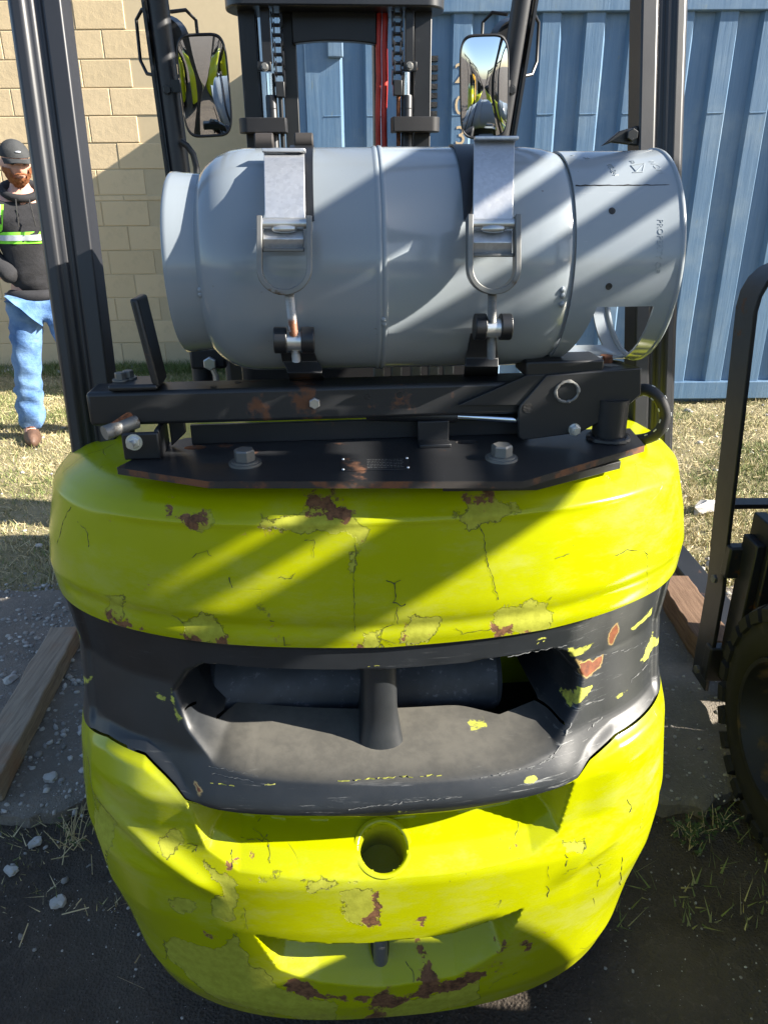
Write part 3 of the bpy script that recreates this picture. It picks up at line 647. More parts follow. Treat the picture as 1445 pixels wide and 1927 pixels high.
C1 = lambda L: [(x*.4983, 840+y*.4983) for x, y in L]
C2 = lambda L: [(700+x*.5156, 840+y*.5156) for x, y in L]
C4 = lambda L: [(680+x*.429, 1180+y*.429) for x, y in L]
C3 = lambda L: [(100+x*.429, 1180+y*.429) for x, y in L]
C5 = lambda L: [(x*.4983, 1480+y*.4983) for x, y in L]
C6 = lambda L: [(700+x*.5156, 1480+y*.5156) for x, y in L]
CH_UP = [C1([(735, 250), (800, 258), (800, 285), (750, 300), (720, 285)]),
  C1([(990, 265), (1070, 262), (1165, 250), (1165, 232), (1220, 225), (1240, 245), (1335, 258), (1385, 320), (1345, 358), (1310, 320), (1260, 320), (1200, 305), (1150, 320), (1085, 328), (1015, 318), (990, 290)]),
  C1([(415, 560), (470, 562), (462, 650), (440, 660), (398, 625), (412, 600)]), C1([(700, 680), (765, 630), (800, 650), (860, 720), (830, 745), (705, 725)]),
  C1([(975, 610), (1010, 612), (1010, 630), (985, 635)]), C1([(1370, 705), (1425, 700), (1445, 760), (1370, 770)]), C1([(1300, 392), (1340, 385), (1342, 440), (1320, 495), (1300, 495), (1312, 450)]),
  C2([(300, 255), (345, 205), (410, 195), (510, 210), (560, 225), (545, 248), (515, 245), (510, 265), (485, 258), (465, 275), (390, 285), (350, 290)]),
  C2([(130, 620), (150, 592), (165, 610), (205, 620), (242, 640), (215, 715), (150, 728), (85, 720), (95, 680), (130, 650)]),
  C2([(455, 610), (480, 585), (545, 580), (575, 553), (600, 575), (640, 580), (655, 610), (635, 670), (550, 685), (455, 680)])]
RU_UP = [C1([(650, 238), (700, 255), (725, 262), (755, 250), (755, 262), (710, 285), (668, 265)]), C1([(1010, 292), (1080, 310), (1082, 326), (1015, 322)]), C1([(1250, 245), (1280, 225), (1335, 250), (1300, 262)]),
  C1([(1170, 215), (1250, 200), (1250, 212), (1190, 220)]), C1([(395, 620), (450, 655), (550, 685), (545, 697), (440, 668)]), C1([(700, 718), (745, 728), (700, 735)]), C1([(822, 735), (860, 720), (835, 750)]),
  C1([(1034, 670), (1044, 720), (1036, 742), (1020, 745)]), C1([(1340, 750), (1370, 722), (1368, 768), (1345, 765)]),
  C2([(332, 185), (380, 180), (425, 190), (405, 205), (350, 215), (345, 195)]), C2([(535, 240), (552, 240), (548, 250)]), C2([(85, 690), (128, 645), (138, 690), (125, 722), (85, 724)]), C2([(140, 712), (205, 705), (150, 732)]),
  C2([(452, 672), (490, 658), (548, 682), (455, 688)])]
CH_LO = [C5([(605, 180), (640, 190), (655, 165), (690, 180), (690, 210), (640, 245), (610, 220)]), C5([(770, 285), (830, 330), (900, 350), (895, 430), (880, 500), (850, 515), (805, 490), (808, 425), (845, 400), (840, 370), (780, 320)]),
  C5([(655, 425), (695, 415), (745, 440), (735, 460), (690, 475), (660, 455)]), C5([(1290, 400), (1340, 385), (1405, 390), (1435, 450), (1435, 520), (1400, 525), (1290, 500)]),
  C5([(975, 340), (1055, 335), (1055, 360), (980, 357)]), C5([(1135, 348), (1210, 352), (1340, 363), (1220, 380), (1180, 392)]),
  C5([(625, 600), (660, 560), (740, 600), (840, 615), (890, 545), (920, 620), (950, 680), (1010, 700), (1060, 760), (1200, 800), (1270, 815), (1270, 890), (1000, 850), (800, 790), (700, 700), (640, 650)]),
  C5([(380, 30), (450, 100), (430, 190), (410, 250), (425, 330), (380, 300), (350, 150)]),
  C6([(700, 205), (770, 190), (778, 215), (760, 232), (720, 232)]), C6([(0, 795), (200, 762), (390, 700), (395, 770), (200, 835), (0, 870)])]
RU_LO = [C5([(1370, 505), (1410, 490), (1438, 440), (1434, 525), (1400, 530)]), C5([(770, 545), (810, 565), (800, 577), (772, 562)]), C5([(1080, 175), (1160, 165), (1170, 190), (1130, 210), (1090, 210)]),
  C5([(1165, 180), (1230, 140), (1355, 140), (1355, 215), (1240, 215)]), C5([(1060, 740), (1170, 735), (1200, 775), (1300, 795), (1430, 783), (1430, 802), (1230, 807), (1080, 775)]), C5([(1385, 860), (1440, 790), (1450, 895), (1390, 895)]),
  C6([(0, 760), (70, 738), (80, 775), (165, 745), (190, 715), (172, 650), (205, 680), (250, 720), (330, 690), (420, 655), (492, 555), (480, 605), (420, 690), (300, 745), (120, 790), (0, 830)]),
  C6([(165, 475), (197, 475), (180, 502)]), C6([(15, 395), (36, 430), (30, 490), (5, 510), (10, 450)]), C6([(553, 573), (572, 573), (565, 594)]), C6([(258, 558), (287, 558), (275, 592)]), C6([(505, 255), (540, 252), (530, 270), (508, 272)]),
  C5([(862, 300), (930, 312), (934, 322), (868, 310)])]
CH_BD = [C2([(720, 750), (820, 740), (780, 765), (730, 782)]), C2([(958, 682), (1035, 608), (1030, 630), (962, 690)]), C4([(922, 385), (960, 290), (1020, 283), (1015, 310), (960, 348), (935, 392)]), C4([(713, 648), (760, 638), (755, 657), (715, 664)]),
  C4([(523, 588), (600, 571), (597, 586)]), C4([(158, 806), (207, 803), (200, 814)]), C4([(1240, 172), (1290, 48), (1302, 60), (1265, 165)]), C4([(765, 68), (820, 48), (815, 60)]),
  C3([(120, 210), (165, 235), (160, 250), (125, 245)]), C3([(440, 312), (485, 335), (488, 358), (445, 335)]),
  C3([(75, 0), (100, 30), (98, 50), (80, 45)]), C3([(512, 290), (522, 340), (560, 425), (545, 430), (515, 370)]), C4([(1185, 300), (1130, 330), (1140, 335)])]
RU_BD = [C2([(885, 690), (905, 670), (912, 690), (887, 740), (876, 735)]), C2([(748, 790), (775, 805), (800, 800), (815, 808), (850, 788), (842, 825), (792, 860), (770, 845), (765, 815)]), C3([(625, 690), (650, 712), (640, 718)])]
def attrs(me, X, Z, ch, ru, clip=.02):
    P = [tpoly(p) for p in ch]; Qs = [tpoly(p) for p in ru]
    for nm, L in (('chip', P), ('rust', Qs)):
        a = np.full(X.shape, -clip)
        for p in L:
            bb = (X > p[:, 0].min()-clip) & (X < p[:, 0].max()+clip) & (Z > p[:, 1].min()-clip) & (Z < p[:, 1].max()+clip)
            a[bb] = np.maximum(a[bb], sdf(X[bb], Z[bb], p))
        fattr(me, nm, np.clip(a, -clip, clip).ravel())
def grid_faces(nr, nc, off=0):
    i = (np.arange(nr-1)[:, None]*nc+np.arange(nc-1)).ravel()+off; return np.stack([i, i+nc, i+nc+1, i+1], 1)
def cw_zone(Z, zone):
    X, Y = surf(Z); return X, Y+displace(X, Z, Y, zone), Z
# upper yellow incl. the top deck
Xu, Yu, Zu_ = cw_zone(Zu, 'up'); tops = []
for f, dz in ((.015, .0012), (.06, .0015), (.15, .002), (.35, .003), (.7, .003), (1, .003)):
    tops.append((Xu[0]*(1-.10*f), Yu[0]+np.maximum(.47-Yu[0], .03)*f, np.full(NC, 1.118+dz)))
tops = tops[::-1]
XU = np.vstack([[t_[0] for t_ in tops], Xu]); YU = np.vstack([[t_[1] for t_ in tops], Yu]); ZU = np.vstack([[t_[2] for t_ in tops], Zu_])
Xl, Yl, Zl_ = cw_zone(Zl, 'low')
XL = np.vstack([Xl, Xl[-1]*.98, Xl[-1]*.93]); YL = np.vstack([Yl, Yl[-1]+.006, Yl[-1]+.05]); ZL = np.vstack([Zl_, Zl_[-1]-.006, Zl_[-1]-.008])
XA = np.vstack([XU, XL]); YA = np.vstack([YU, YL]); ZA = np.vstack([ZU, ZL]); nu = len(XU)
GF = np.vstack([grid_faces(nu, NC), grid_faces(len(XL), NC, nu*NC)]); tw = np.hypot(XA+.011, (ZA-.536)*1.9).ravel(); ti = int(np.argmin(np.hypot(XL+.011, ZL-.536))); tc = Vector((XL.ravel()[ti], YL.ravel()[ti], ZL.ravel()[ti])); tn = Vector((0, -1, 1.75)).normalized()
Pq = np.stack([XA.ravel(), YA.ravel(), ZA.ravel()], 1)-np.array(tc); ax_ = Pq @ np.array(tn); tw = np.hypot(np.linalg.norm(Pq-ax_[:, None]*np.array(tn), axis=1), np.where(np.abs(ax_) < .06, 0, 9)); GF = GF[(tw[GF] > .0418).any(1)]
me = npmesh('counterweight', np.stack([XA, YA, ZA], -1).reshape(-1, 3), GF)
attrs(me, XA, ZA, CH_UP+CH_LO, RU_UP+RU_LO)
fattr(me, 'tow', (np.hypot(XA+.011, (ZA-.536)*1.9)).ravel())
gr = np.clip((.27-ZA)/.16, 0, 1)*.75+np.clip((.36-ZA)/.2, 0, 1)*.25*sstep(-XA, 0, .3); gr += .28*np.exp(-((ZA-zt[None])/.02)**2)
fattr(me, 'grime', gr.ravel())
link_mesh('counterweight', me, M['lime'], F, smooth=60)
Xb, Yb, Zb_ = cw_zone(Zb, 'band')
GB = grid_faces(len(Xb), NC); zlb = np.interp(Xb, O1[[13, 12, 11, 10, 9, 8]][:, 0], O1[[13, 12, 11, 10, 9, 8]][:, 1])
yf, zf_, lf = Yb.ravel()[GB], Zb_.ravel()[GB], zlb.ravel()[GB]
rw = GB[:, 0]//NC; GB = GB[~(((rw == NRA-2) & (yf.max(1)-yf.min(1) > .010)) | ((rw == NRA-3) & (yf.max(1)-yf.min(1) > .03)))]
me = npmesh('charcoal_band', np.stack([Xb, Yb, Zb_], -1).reshape(-1, 3), GB); attrs(me, Xb, Zb_, CH_BD, RU_BD)
fattr(me, 'wear', (sstep(Xb, .15, .4)*.75+.55*np.exp(-((Zb_-.645)/.03)**2)).ravel())
zl_ = np.interp(Xb, O1[[13, 12, 11, 10, 9, 8]][:, 0], O1[[13, 12, 11, 10, 9, 8]][:, 1])
fattr(me, 'dust', (sstep(Zb_-zl_, -.004, .012)*sstep(zl_+.035-Zb_, 0, .006)*sstep(.30-np.abs(Xb), 0, .10)).ravel())
link_mesh('charcoal_band', me, M['band'], F, smooth=60)
def grid_hit(px, py, X, Y, Z):
    o, d = toloc(O0), ray(px, py); d = np.array([d[0]*cP+d[1]*sP, -d[0]*sP+d[1]*cP, d[2]]); d = d/np.linalg.norm(d)
    V = np.stack([X-o.x, Y-o.y, Z-o.z], -1); t_ = V @ d; ang = np.linalg.norm(V-t_[..., None]*d, axis=-1)/t_
    if ang.min() > .0032: return 9., o
    tm = np.where(ang < .0034, t_, 9).min(); k_ = np.argmin(np.where(t_ < tm+.025, ang, 9)); tt = t_.ravel()[k_]; return float(tt), o+Vector(d*tt)
def on_cw(px, py, out=0.0):                                  # 3d point on the finished surface
    best = min((grid_hit(px, py, *g) for g in ((XU, YU, ZU), (XL, YL, ZL), (Xb, Yb, Zb_))), key=lambda h: h[0] if h[0] > .3 else 9)
    if best[0] > 3: return None
    return best[1]-Vector(ray(px, py))*(out*2)

# fin across the outlet, silencer, and a dark box added to keep light off it
a = on_cw(718, 1258); b = on_cw(718, 1412)
m = MB(); prof = []
for i in range(13):
    u = math.pi*i/12; prof.append((-math.cos(u), -.020*math.sin(u)))
prof = [(-1, .17)]+prof+[(1, .17)]
ys = [(.905, .128, .027), (.80, .126, .027), (.73, .122, .028), (.705, .116, .031), (.675, .104, .038)]
vs = [(x*hw_-.008, y+yo, zz) for zz, yo, hw_ in ys for x, y in prof]; n = len(prof)
m.add(vs, [tuple(range(n)), tuple(range(5*n-1, 4*n-1, -1))]+[(k_*n+i, k_*n+(i+1) % n, k_*n+n+(i+1) % n, k_*n+n+i) for k_ in range(4) for i in range(n)])
me = m.build('outlet_fin', M['band'], F, smooth=30); [fattr(me.data, k_, [-.02 if k_ in ('chip', 'rust') else .05]*len(me.data.vertices)) for k_ in ('chip', 'rust', 'wear', 'dust')]
m = MB(); MX = Matrix.Translation((-.04, .262, .700)); m.lathe([(-.25, .0), (-.25, .062), (-.24, .070), (-.145, .070), (-.14, .067), (.10, .067), (.105, .070), (.24, .070), (.25, .062), (.25, 0)], MX, 36)
sil = m.build('silencer', M['silencer'], F)
MB().box(-.40, .40, .40, .42, .52, .93).box(-.40, .40, .20, .40, .925, .93).prism([(-.40, .27, .60), (-.2, .135, .60), (.2, .135, .60), (.40, .27, .60), (.40, .40, .60), (-.40, .40, .60)], (0, 0, .005)).box(-.40, -.395, .27, .40, .525, .925).box(.395, .40, .27, .40, .525, .925).build('light_stop_box', M['dark'], F)
m = MB(); m.hexbolt((-.17, .24, .768), (0, -.3, 1), .018, .02); m.build('silencer_clamp', M['black'], F)
# the tow hole bored through the recess floor
TWM = Matrix.Translation(tc) @ tn.to_track_quat('X', 'Z').to_matrix().to_4x4()
m = MB(); m.lathe([(-.006, .0478), (-.0002, .0464), (.0006, .0426), (-.0002, .0390), (-.006, .0370), (-.02, .0362), (-.14, .0362), (-.14, 0)], TWM, 44); th_ = m.build('tow_hole', M['lime_plain'], F, smooth=60)
# drain pin in the lower notch
x_, z_ = trace(718, 1795); p = Vector((x_, float(cw_y(np.array(x_), np.array(z_)))+.022, z_-.034)); m = MB(); m.tube([p+Vector((0, .012, .034)), p+Vector((0, .006, 0)), p+Vector((0, .008, -.022))], [.012, .0125, .0125], 16); m.build('hitch_pin', M['grey_steel'], F)
m = MB(); m.cyl(p+Vector((0, .022, -.026)), p+Vector((0, .030, .03)), .016, n=16); m.build('pin_slot', M['dark'], F)
# hairline cracks lifted at their edges
def ribbon(pts, w):
    P = []
    for (x0, y0), (x1, y1) in zip(pts[:-1], pts[1:]):
        k_ = max(2, int(math.hypot(x1-x0, y1-y0)/5))
        for i in range(k_): u = i/k_; P.append((x0+(x1-x0)*u+random.gauss(0, 1.0), y0+(y1-y0)*u+random.gauss(0, 1.0)))
    P.append(pts[-1]); return [on_cw(x, y, .0004) for x, y in P], w
cr = MB()
for L, w in [(C1([(270, 230), (240, 280), (215, 370)]), .5), (C1([(295, 285), (330, 320), (335, 380)]), .5), (C1([(725, 425), (740, 405), (785, 395), (800, 415)]), .5), (C1([(1340, 360), (1345, 440), (1335, 490), (1340, 700)]), .4), (C1([(865, 495), (878, 535)]), .8),
             (C1([(650, 635), (695, 668)]), .6), (C1([(1150, 355), (1188, 358), (1185, 420)]), .4), (C1([(1050, 495), (1100, 500), (1115, 480)]), .4), (C1([(1020, 660), (1040, 662)]), .8), (C1([(1072, 720), (1075, 748), (1098, 750)]), .7),
             (C2([(50, 490), (80, 500), (105, 488)]), .6), (C2([(80, 500), (88, 540), (78, 570), (110, 582), (122, 575)]), .9), (C2([(90, 585), (94, 650)]), .6), (C2([(388, 285), (410, 330), (418, 420), (440, 480), (460, 560)]), .6), (C2([(885, 400), (930, 380), (985, 380), (1005, 395)]), .6),
             (C2([(1000, 395), (1003, 530)]), .4), (C2([(670, 410), (720, 392)]), .4), (C2([(305, 665), (330, 682), (400, 672), (445, 668)]), .5), (C2([(640, 570), (655, 550)]), .4), (C2([(85, 720), (30, 700), (40, 665), (80, 650)]), .5),
             (C5([(875, 235), (878, 305)]), .8), (C5([(910, 192), (990, 205), (1010, 180)]), .6), (C5([(985, 120), (960, 160), (1015, 210), (1020, 290)]), .6), (C5([(500, 470), (505, 545), (590, 640), (630, 655), (632, 610)]), .5), (C5([(920, 440), (935, 540)]), .4), (C5([(700, 213), (745, 222), (740, 245)]), .7),
             (C6([(705, 250), (716, 265), (705, 292)]), .9), (C6([(820, 290), (832, 325), (820, 370)]), .6), (C6([(910, 260), (905, 360)]), .9), (C6([(635, 365), (645, 385), (638, 410)]), .9), (C6([(790, 265), (803, 290)]), .7), (C6([(825, 290), (870, 285)]), .4), (C6([(700, 320), (730, 300), (760, 295)]), .4), (C6([(805, 410), (810, 440)]), .7),
             (C6([(930, 50), (945, 70), (940, 95)]), .6), (C6([(990, 60), (985, 120), (975, 160)]), .5), (C6([(425, 740), (460, 705), (530, 680)]), .4), (C6([(450, 430), (470, 415), (460, 445)]), .4), (C6([(640, 290), (645, 340)]), .4), (C6([(540, 120), (520, 190)]), .3),
             (C6([(750, 195), (776, 190), (776, 230)]), .7), (C6([(120, 640), (150, 680), (150, 715)]), .6)]:
    P, w = ribbon(L, w); w *= .0009
    for i, (a, b) in enumerate(zip(P[:-1], P[1:])):
        if a is None or b is None or (b-a).length > .03: continue
        d = (b-a); d = d.normalized() if d.length > 1e-6 else Vector((1, 0, 0)); s_ = d.cross(Vector((0, 1, 0))).normalized()*w*random.uniform(.4, 1.3)
        cr.add([a-s_, a+s_, b+s_, b-s_], [(0, 1, 2, 3)])
tag(cr.build('paint_crack', M['dark'], F, smooth=None), kind='stuff')

for nm_, mt_, LL in (('yellow_scuff', 'scuff_yellow', [(C4([(-100, 678), (60, 666), (200, 656), (352, 651)]), 1.6), (C3([(690, 685), (795, 698)]), 1.8), (C3([(928, 694), (975, 688)]), 1.8), (C4([(30, 172), (100, 168)]), .8), (C4([(955, 160), (1010, 140)]), 1.), (C4([(770, 70), (815, 55)]), .8)]),
                      ('grey_scuff', 'scuff_grey', [(C3([(680, 610), (900, 655)]), .7), (C3([(690, 640), (880, 680)]), .6), 
                        (C4([(740, 620), (830, 575), (870, 520), (930, 410)]), 1.4), (C4([(600, 640), (760, 610), (850, 570)]), 1.), (C4([(480, 668), (650, 640)]), .9), (C4([(-60, 800), (200, 770), (440, 745)]), .7), (C4([(0, 790), (180, 775)]), .6), (C4([(640, 130), (800, 100), (900, 80)]), .9), (C4([(990, 450), (1040, 410), (1055, 395)]), 2.), (C4([(1000, 330), (1090, 310)]), 1.2), (C4([(1030, 130), (1150, 100)]), 1.), (C4([(1180, 240), (1270, 150)]), 1.2), (C4([(1150, 110), (1250, 60)]), .8), (C4([(560, 140), (600, 150)]), 1.)])):
    sc_ = MB()
    for L, w in LL:
        P, w = ribbon(L, w); w *= .0009
        for i, (a, b) in enumerate(zip(P[:-1], P[1:])):
            if random.random() < .18 or a is None or b is None or (b-a).length > .03: continue
            d = (b-a); d = d.normalized() if d.length > 1e-6 else Vector((1, 0, 0)); s_ = d.cross(Vector((0, 1, 0))).normalized()*w*random.uniform(.3, 1.3); o_ = Vector((0, -.010 if nm_ else 0, 0))*0
            sc_.add([a-s_+o_, a+s_+o_, b+s_+o_, b-s_+o_], [(0, 1, 2, 3)])
    tag(sc_.build(nm_, M[mt_], F, smooth=None), kind='stuff')

# ---- tank mounting plate on the counterweight
PZ = 1.143
oc = [FZ(220, 880, PZ), FZ(392, 906, PZ), FZ(985, 906, PZ), FZ(1213, 838, PZ), FZ(1185, 806, PZ), FZ(350, 824, PZ), FZ(300, 838, PZ)]
mp = link_mesh('mounting_plate', flat_plate([(p.x, p.y) for p in oc], [ell(FZ(368, 842, PZ), .017, .011), ell(FZ(878, 832, PZ), .017, .011)], PZ, .010), M['black_rusty'], F, bevel=.0012)
mp.data.materials.append(M['edge_rust'])
for p_ in mp.data.polygons: p_.material_index = 1 if abs(p_.normal.z) < .4 else 0
a, b = FZ(365, 830, PZ), FZ(1000, 822, PZ); y0 = (a.y+b.y)/2
MB().box(a.x, b.x, y0, y0+.008, PZ, PZ+.030).build('plate_upstand', M['black'], mp, bevel=.001)
def bolt(px, py, r=.0155):
    q = FZ(px, py, PZ); m = MB(); m.cyl(q, q+Vector((0, 0, .0035)), r*1.5, n=28); m.cyl(q+Vector((0, 0, .0035)), q+Vector((0, 0, .006)), r*1.25, n=28); m.build('washer', M['grey_steel'], mp)
    m = MB(); c = q+Vector((0, 0, .006)); a0 = random.uniform(0, 1)
    ring = lambda rr, z: [c+Vector((rr*math.cos(a0+i*math.pi/3), rr*math.sin(a0+i*math.pi/3), z)) for i in range(6)]
    m.sweep([c, c+Vector((0, 0, .014)), c+Vector((0, 0, .0165))], [[(k_*math.cos(i*math.pi/3), k_*math.sin(i*math.pi/3)) for k_ in (r, r, r*.87)] for i in range(6)], (math.cos(a0), math.sin(a0), 0))
    m.build('plate_bolt', M['grey_steel'], mp, smooth=25, bevel=.0008)
bolt(462, 873); bolt(943, 864)
m = MB(); p0, p1, p2, p3 = FZ(642, 888, PZ), FZ(772, 884, PZ), FZ(769, 862, PZ), FZ(642, 864, PZ)
m.prism([p+Vector((0, 0, .0003)) for p in (p0, p1, p2, p3)], (0, 0, .0012)); dp = m.build('data_plate', M['black_rusty'], mp, bevel=.0003)
m = MB()
for (u, v) in ((.03, .1), (.97, .1), (.03, .9), (.97, .9)):
    c = (p0*(1-u)+p1*u)*(1-v)+(p3*(1-u)+p2*u)*v; m.cyl(c+Vector((0, 0, .0014)), c+Vector((0, 0, .003)), .0022, .0015, 10)
for i in range(6):                                           # worn lines of small type, too fine to read
    v = .16+.13*i; u = .38
    while u < .9:
        w = random.uniform(.01, .05); c0 = (p0*(1-u)+p1*u)*(1-v)+(p3*(1-u)+p2*u)*v; c1 = (p0*(1-u-w)+p1*(u+w))*(1-v)+(p3*(1-u-w)+p2*(u+w))*v
        m.add([c0+Vector((0, 0, .0017)), c1+Vector((0, 0, .0017)), c1+Vector((0, .0014, .0017)), c0+Vector((0, .0014, .0017))], [(0, 1, 2, 3)]); u += w+random.uniform(.006, .02)
tag(m.build('plate_print', M['zinc'], mp, smooth=None), kind='stuff')
S2 = PZ-.016
m = MB(); m.prism([FZ(833, 910, S2), FZ(1010, 908, S2), FZ(1168, 868, S2), FZ(1150, 850, S2), FZ(833, 880, S2)], (0, 0, -.012)); m.build('shim_plate', M['black_rusty'], F, bevel=.001)
m = MB(); m.prism([FZ(300, 880, 1.132), FZ(700, 890, 1.132), FZ(700, 860, 1.132), FZ(330, 850, 1.132)], (0, 0, -.012)); m.build('shim_plate', M['black_rusty'], F, bevel=.001)
# ---- swing beam
BY, BZ0, BZ1 = .236, 1.186, 1.237
sb = empty('swing_beam', (0, 0, 0)); sb.parent = F
bl = FL(163, 760, BY).x
MB().box(bl, .34, BY, BY+.062, BZ0, BZ1).build('beam_tube', M['black_rusty'], sb, bevel=.006)
m = MB(); q = FL(592, 758, BY); m.hexbolt(q, (0, -1, 0), .0085, .007); m.build('beam_bolt', M['zinc'], sb, smooth=25)
for px, py in ((691, 747), (752, 743)): q = FL(px, py, BY); m = MB(); m.cyl(q+Vector((0, .001, 0)), q+Vector((0, -.0006, 0)), .0052, n=14); m.build('beam_hole', M['dark'], sb, smooth=None)
for px, py in ((448, 719), (402, 728)): q = FZ(px, py, BZ1+.0005); m = MB(); m.cyl(q, q+Vector((0, 0, .0004)), .005, n=14); m.build('beam_hole', M['dark'], sb, smooth=None)
# upright stop on the left end
q = [FL(203, 738, BY-.004), FL(292, 736, BY-.004)]; m = MB(); zz = BZ1+.001
x0, x1 = q[0].x, q[1].x
m.box(x0, x1+.004, BY-.002, BY+.06, zz, zz+.009)
tp = FL(245, 562, BY+.005)
m.prism([(x1-.004, BY-.002, zz+.009), (x1+.007, BY-.002, zz+.004), (tp.x+.012, BY-.002, tp.z), (tp.x, BY-.002, tp.z)], (0, .062, 0))
m.build('stop_bracket', M['black_rusty'], sb, bevel=.004, bseg=3)
for px, py in ((228, 716), (243, 712)): q = FZ(px, py, zz+.0092); m = MB(); m.hexbolt(q, (0, 0, 1), .008, .010, .012); m.build('stop_bolt', M['grey_steel'], sb, smooth=25)
# latch block below the beam's left end
lb = empty('latch_block', (0, 0, 0)); lb.parent = F
a, b = FL(229, 830, .205), FL(300, 830, .205)
m = MB(); m.box(a.x, b.x, .205, .213, PZ, BZ0-.002); m.box(b.x-.008, b.x, .213, .275, PZ, BZ0+.0); m.box(a.x+.002, a.x+.010, .213, .25, PZ, BZ0-.006); m.build('latch_bracket', M['black'], lb, bevel=.003)
m = MB(); m.prism([(b.x+.004, .262, PZ+.001), (b.x+.028, .262, PZ+.022), (b.x+.028, .262, BZ0), (b.x+.004, .262, BZ0)], (0, .008, 0)); m.build('latch_cheek', M['black'], lb, bevel=.002)
q = FL(253, 832, .205); m = MB(); m.hexbolt(q, (0, -1, .1), .0095, .006, .012); m.cyl(q, q+Vector((-.002, -.019, .001)), .0052, n=14); m.build('latch_bolt', M['zinc'], lb, smooth=25)
q = FL(197, 815, .205); m = MB(); m.cyl(q, q+Vector((.038, .035, .006)), .0105, n=24); m.build('lock_pin', M['grey_steel'], lb)
q = FL(226, 803, .22); m = MB(); m.tube([q+Vector((-.012, -.01, .0)), q+Vector((.012, .02, .012)), q+Vector((.03, .03, .026))], .006, 8); m.build('pin_handle', M['rust'], lb)
# right-hand bracket
rb = empty('pivot_bracket', (0, 0, 0)); rb.parent = F; RY = .222
pl = lambda L, y: [FL(x, z_, y) for x, z_ in L]
m = MB(); m.prism(pl([(975, 774), (975, 822), (983, 829), (1090, 815), (1172, 772), (1206, 744), (1207, 692), (1028, 706), (979, 762)], RY), (0, .008, 0)); m.build('bracket_plate', M['black_rusty'], rb, bevel=.002)
m = MB(); m.prism(pl([(862, 763), (992, 706), (1028, 705), (977, 763)], RY+.004), (0, .009, 0)); m.build('gusset', M['black_rusty'], rb, bevel=.001)
a, b = FL(1028, 706, RY+.008), FL(1207, 692, RY+.008)
m = MB(); m.prism([a, b, b+Vector((-.03, .065, 0)), a+Vector((0, .065, 0))], (0, 0, -.007)); m.build('bracket_top', M['black_rusty'], rb, bevel=.001)
m = MB(); m.prism([b+Vector((-.006, .004, -.01)), b+Vector((-.034, .066, -.01)), b+Vector((-.034, .066, -.05)), b+Vector((-.006, .004, -.05))], (-.006, 0, 0)); m.build('bracket_side', M['black'], rb)
q = FL(1066, 737, RY); m = MB(); rg = []
for i in range(29): u = i/28*2*math.pi; rg.append(q+Vector((.0175*math.cos(u), -.001, .0155*math.sin(u))))
m.tube(rg, [random.uniform(.0018, .0036) for _ in rg], 7); m.build('weld_ring', M['grey_steel'], rb)
q = FL(993, 768, RY); m = MB(); m.cyl(q+Vector((0, .001, 0)), q+Vector((0, -.0006, 0)), .0078, n=18); m.build('bracket_hole', M['dark'], rb)
q = FL(1080, 808, RY); m = MB(); m.hexbolt(q, (0, -1, 0), .0085, .007, .0095); m.cyl(q, q+Vector((0, -.011, 0)), .0045, n=12); m.build('bracket_bolt', M['zinc'], rb, smooth=25)
a, b = FZ(990, 702, 1.252), FZ(1118, 686, 1.252); m = MB(); m.box(a.x, b.x, a.y+.004, a.y+.07, 1.245, 1.268); m.build('spacer_block', M['black'], rb, bevel=.003)
q = FZ(1145, 686, 1.2505); m = MB(); m.cyl(q, q+Vector((0, 0, .003)), .024, n=28); m.build('bracket_washer', M['grey_steel'], rb); m = MB(); m.hexbolt(q+Vector((-.004, .004, .003)), (0, 0, 1), .011, .011); m.build('bracket_bolt', M['rust'], rb, smooth=25)
# pivot post, weld bead, gas strut, tab
q = FZ(1143, 826, PZ); m = MB(); m.cyl(q, q+Vector((0, 0, .065)), .0255, n=32); pp = m.build('pivot_post', M['black_rusty'], F)
m = MB(); rg = [q+Vector((.029*math.cos(u), .029*math.sin(u), .003)) for u in [i/36*2*math.pi for i in range(37)]]; m.tube(rg, [random.uniform(.003, .0062) for _ in rg], 7); m.build('weld_bead', M['black_rusty'], pp)
a, b, c = FL(690, 779, .262), FL(860, 783, .252), FL(985, 791, .240)
m = MB(); m.tube([a, b-(b-a).normalized()*.004, b], [.0105, .0105, .009], 18); gs = m.build('gas_strut', M['black'], F)
m = MB(); m.cyl(b, c, .0058, n=14); m.build('strut_rod', M['chrome'], gs)
m = MB(); m.cyl(FL(740, 772, .285), FL(980, 776, .275), .006, n=10); m.build('stay_rod', M['black'], F)
q = FZ(815, 834, PZ); m = MB(); m.box(q.x-.024, q.x+.024, q.y, q.y+.007, PZ, PZ+.035); m.box(q.x-.024, q.x+.024, q.y-.025, q.y, PZ, PZ+.006); m.build('plate_tab', M['black'], F, bevel=.0015)
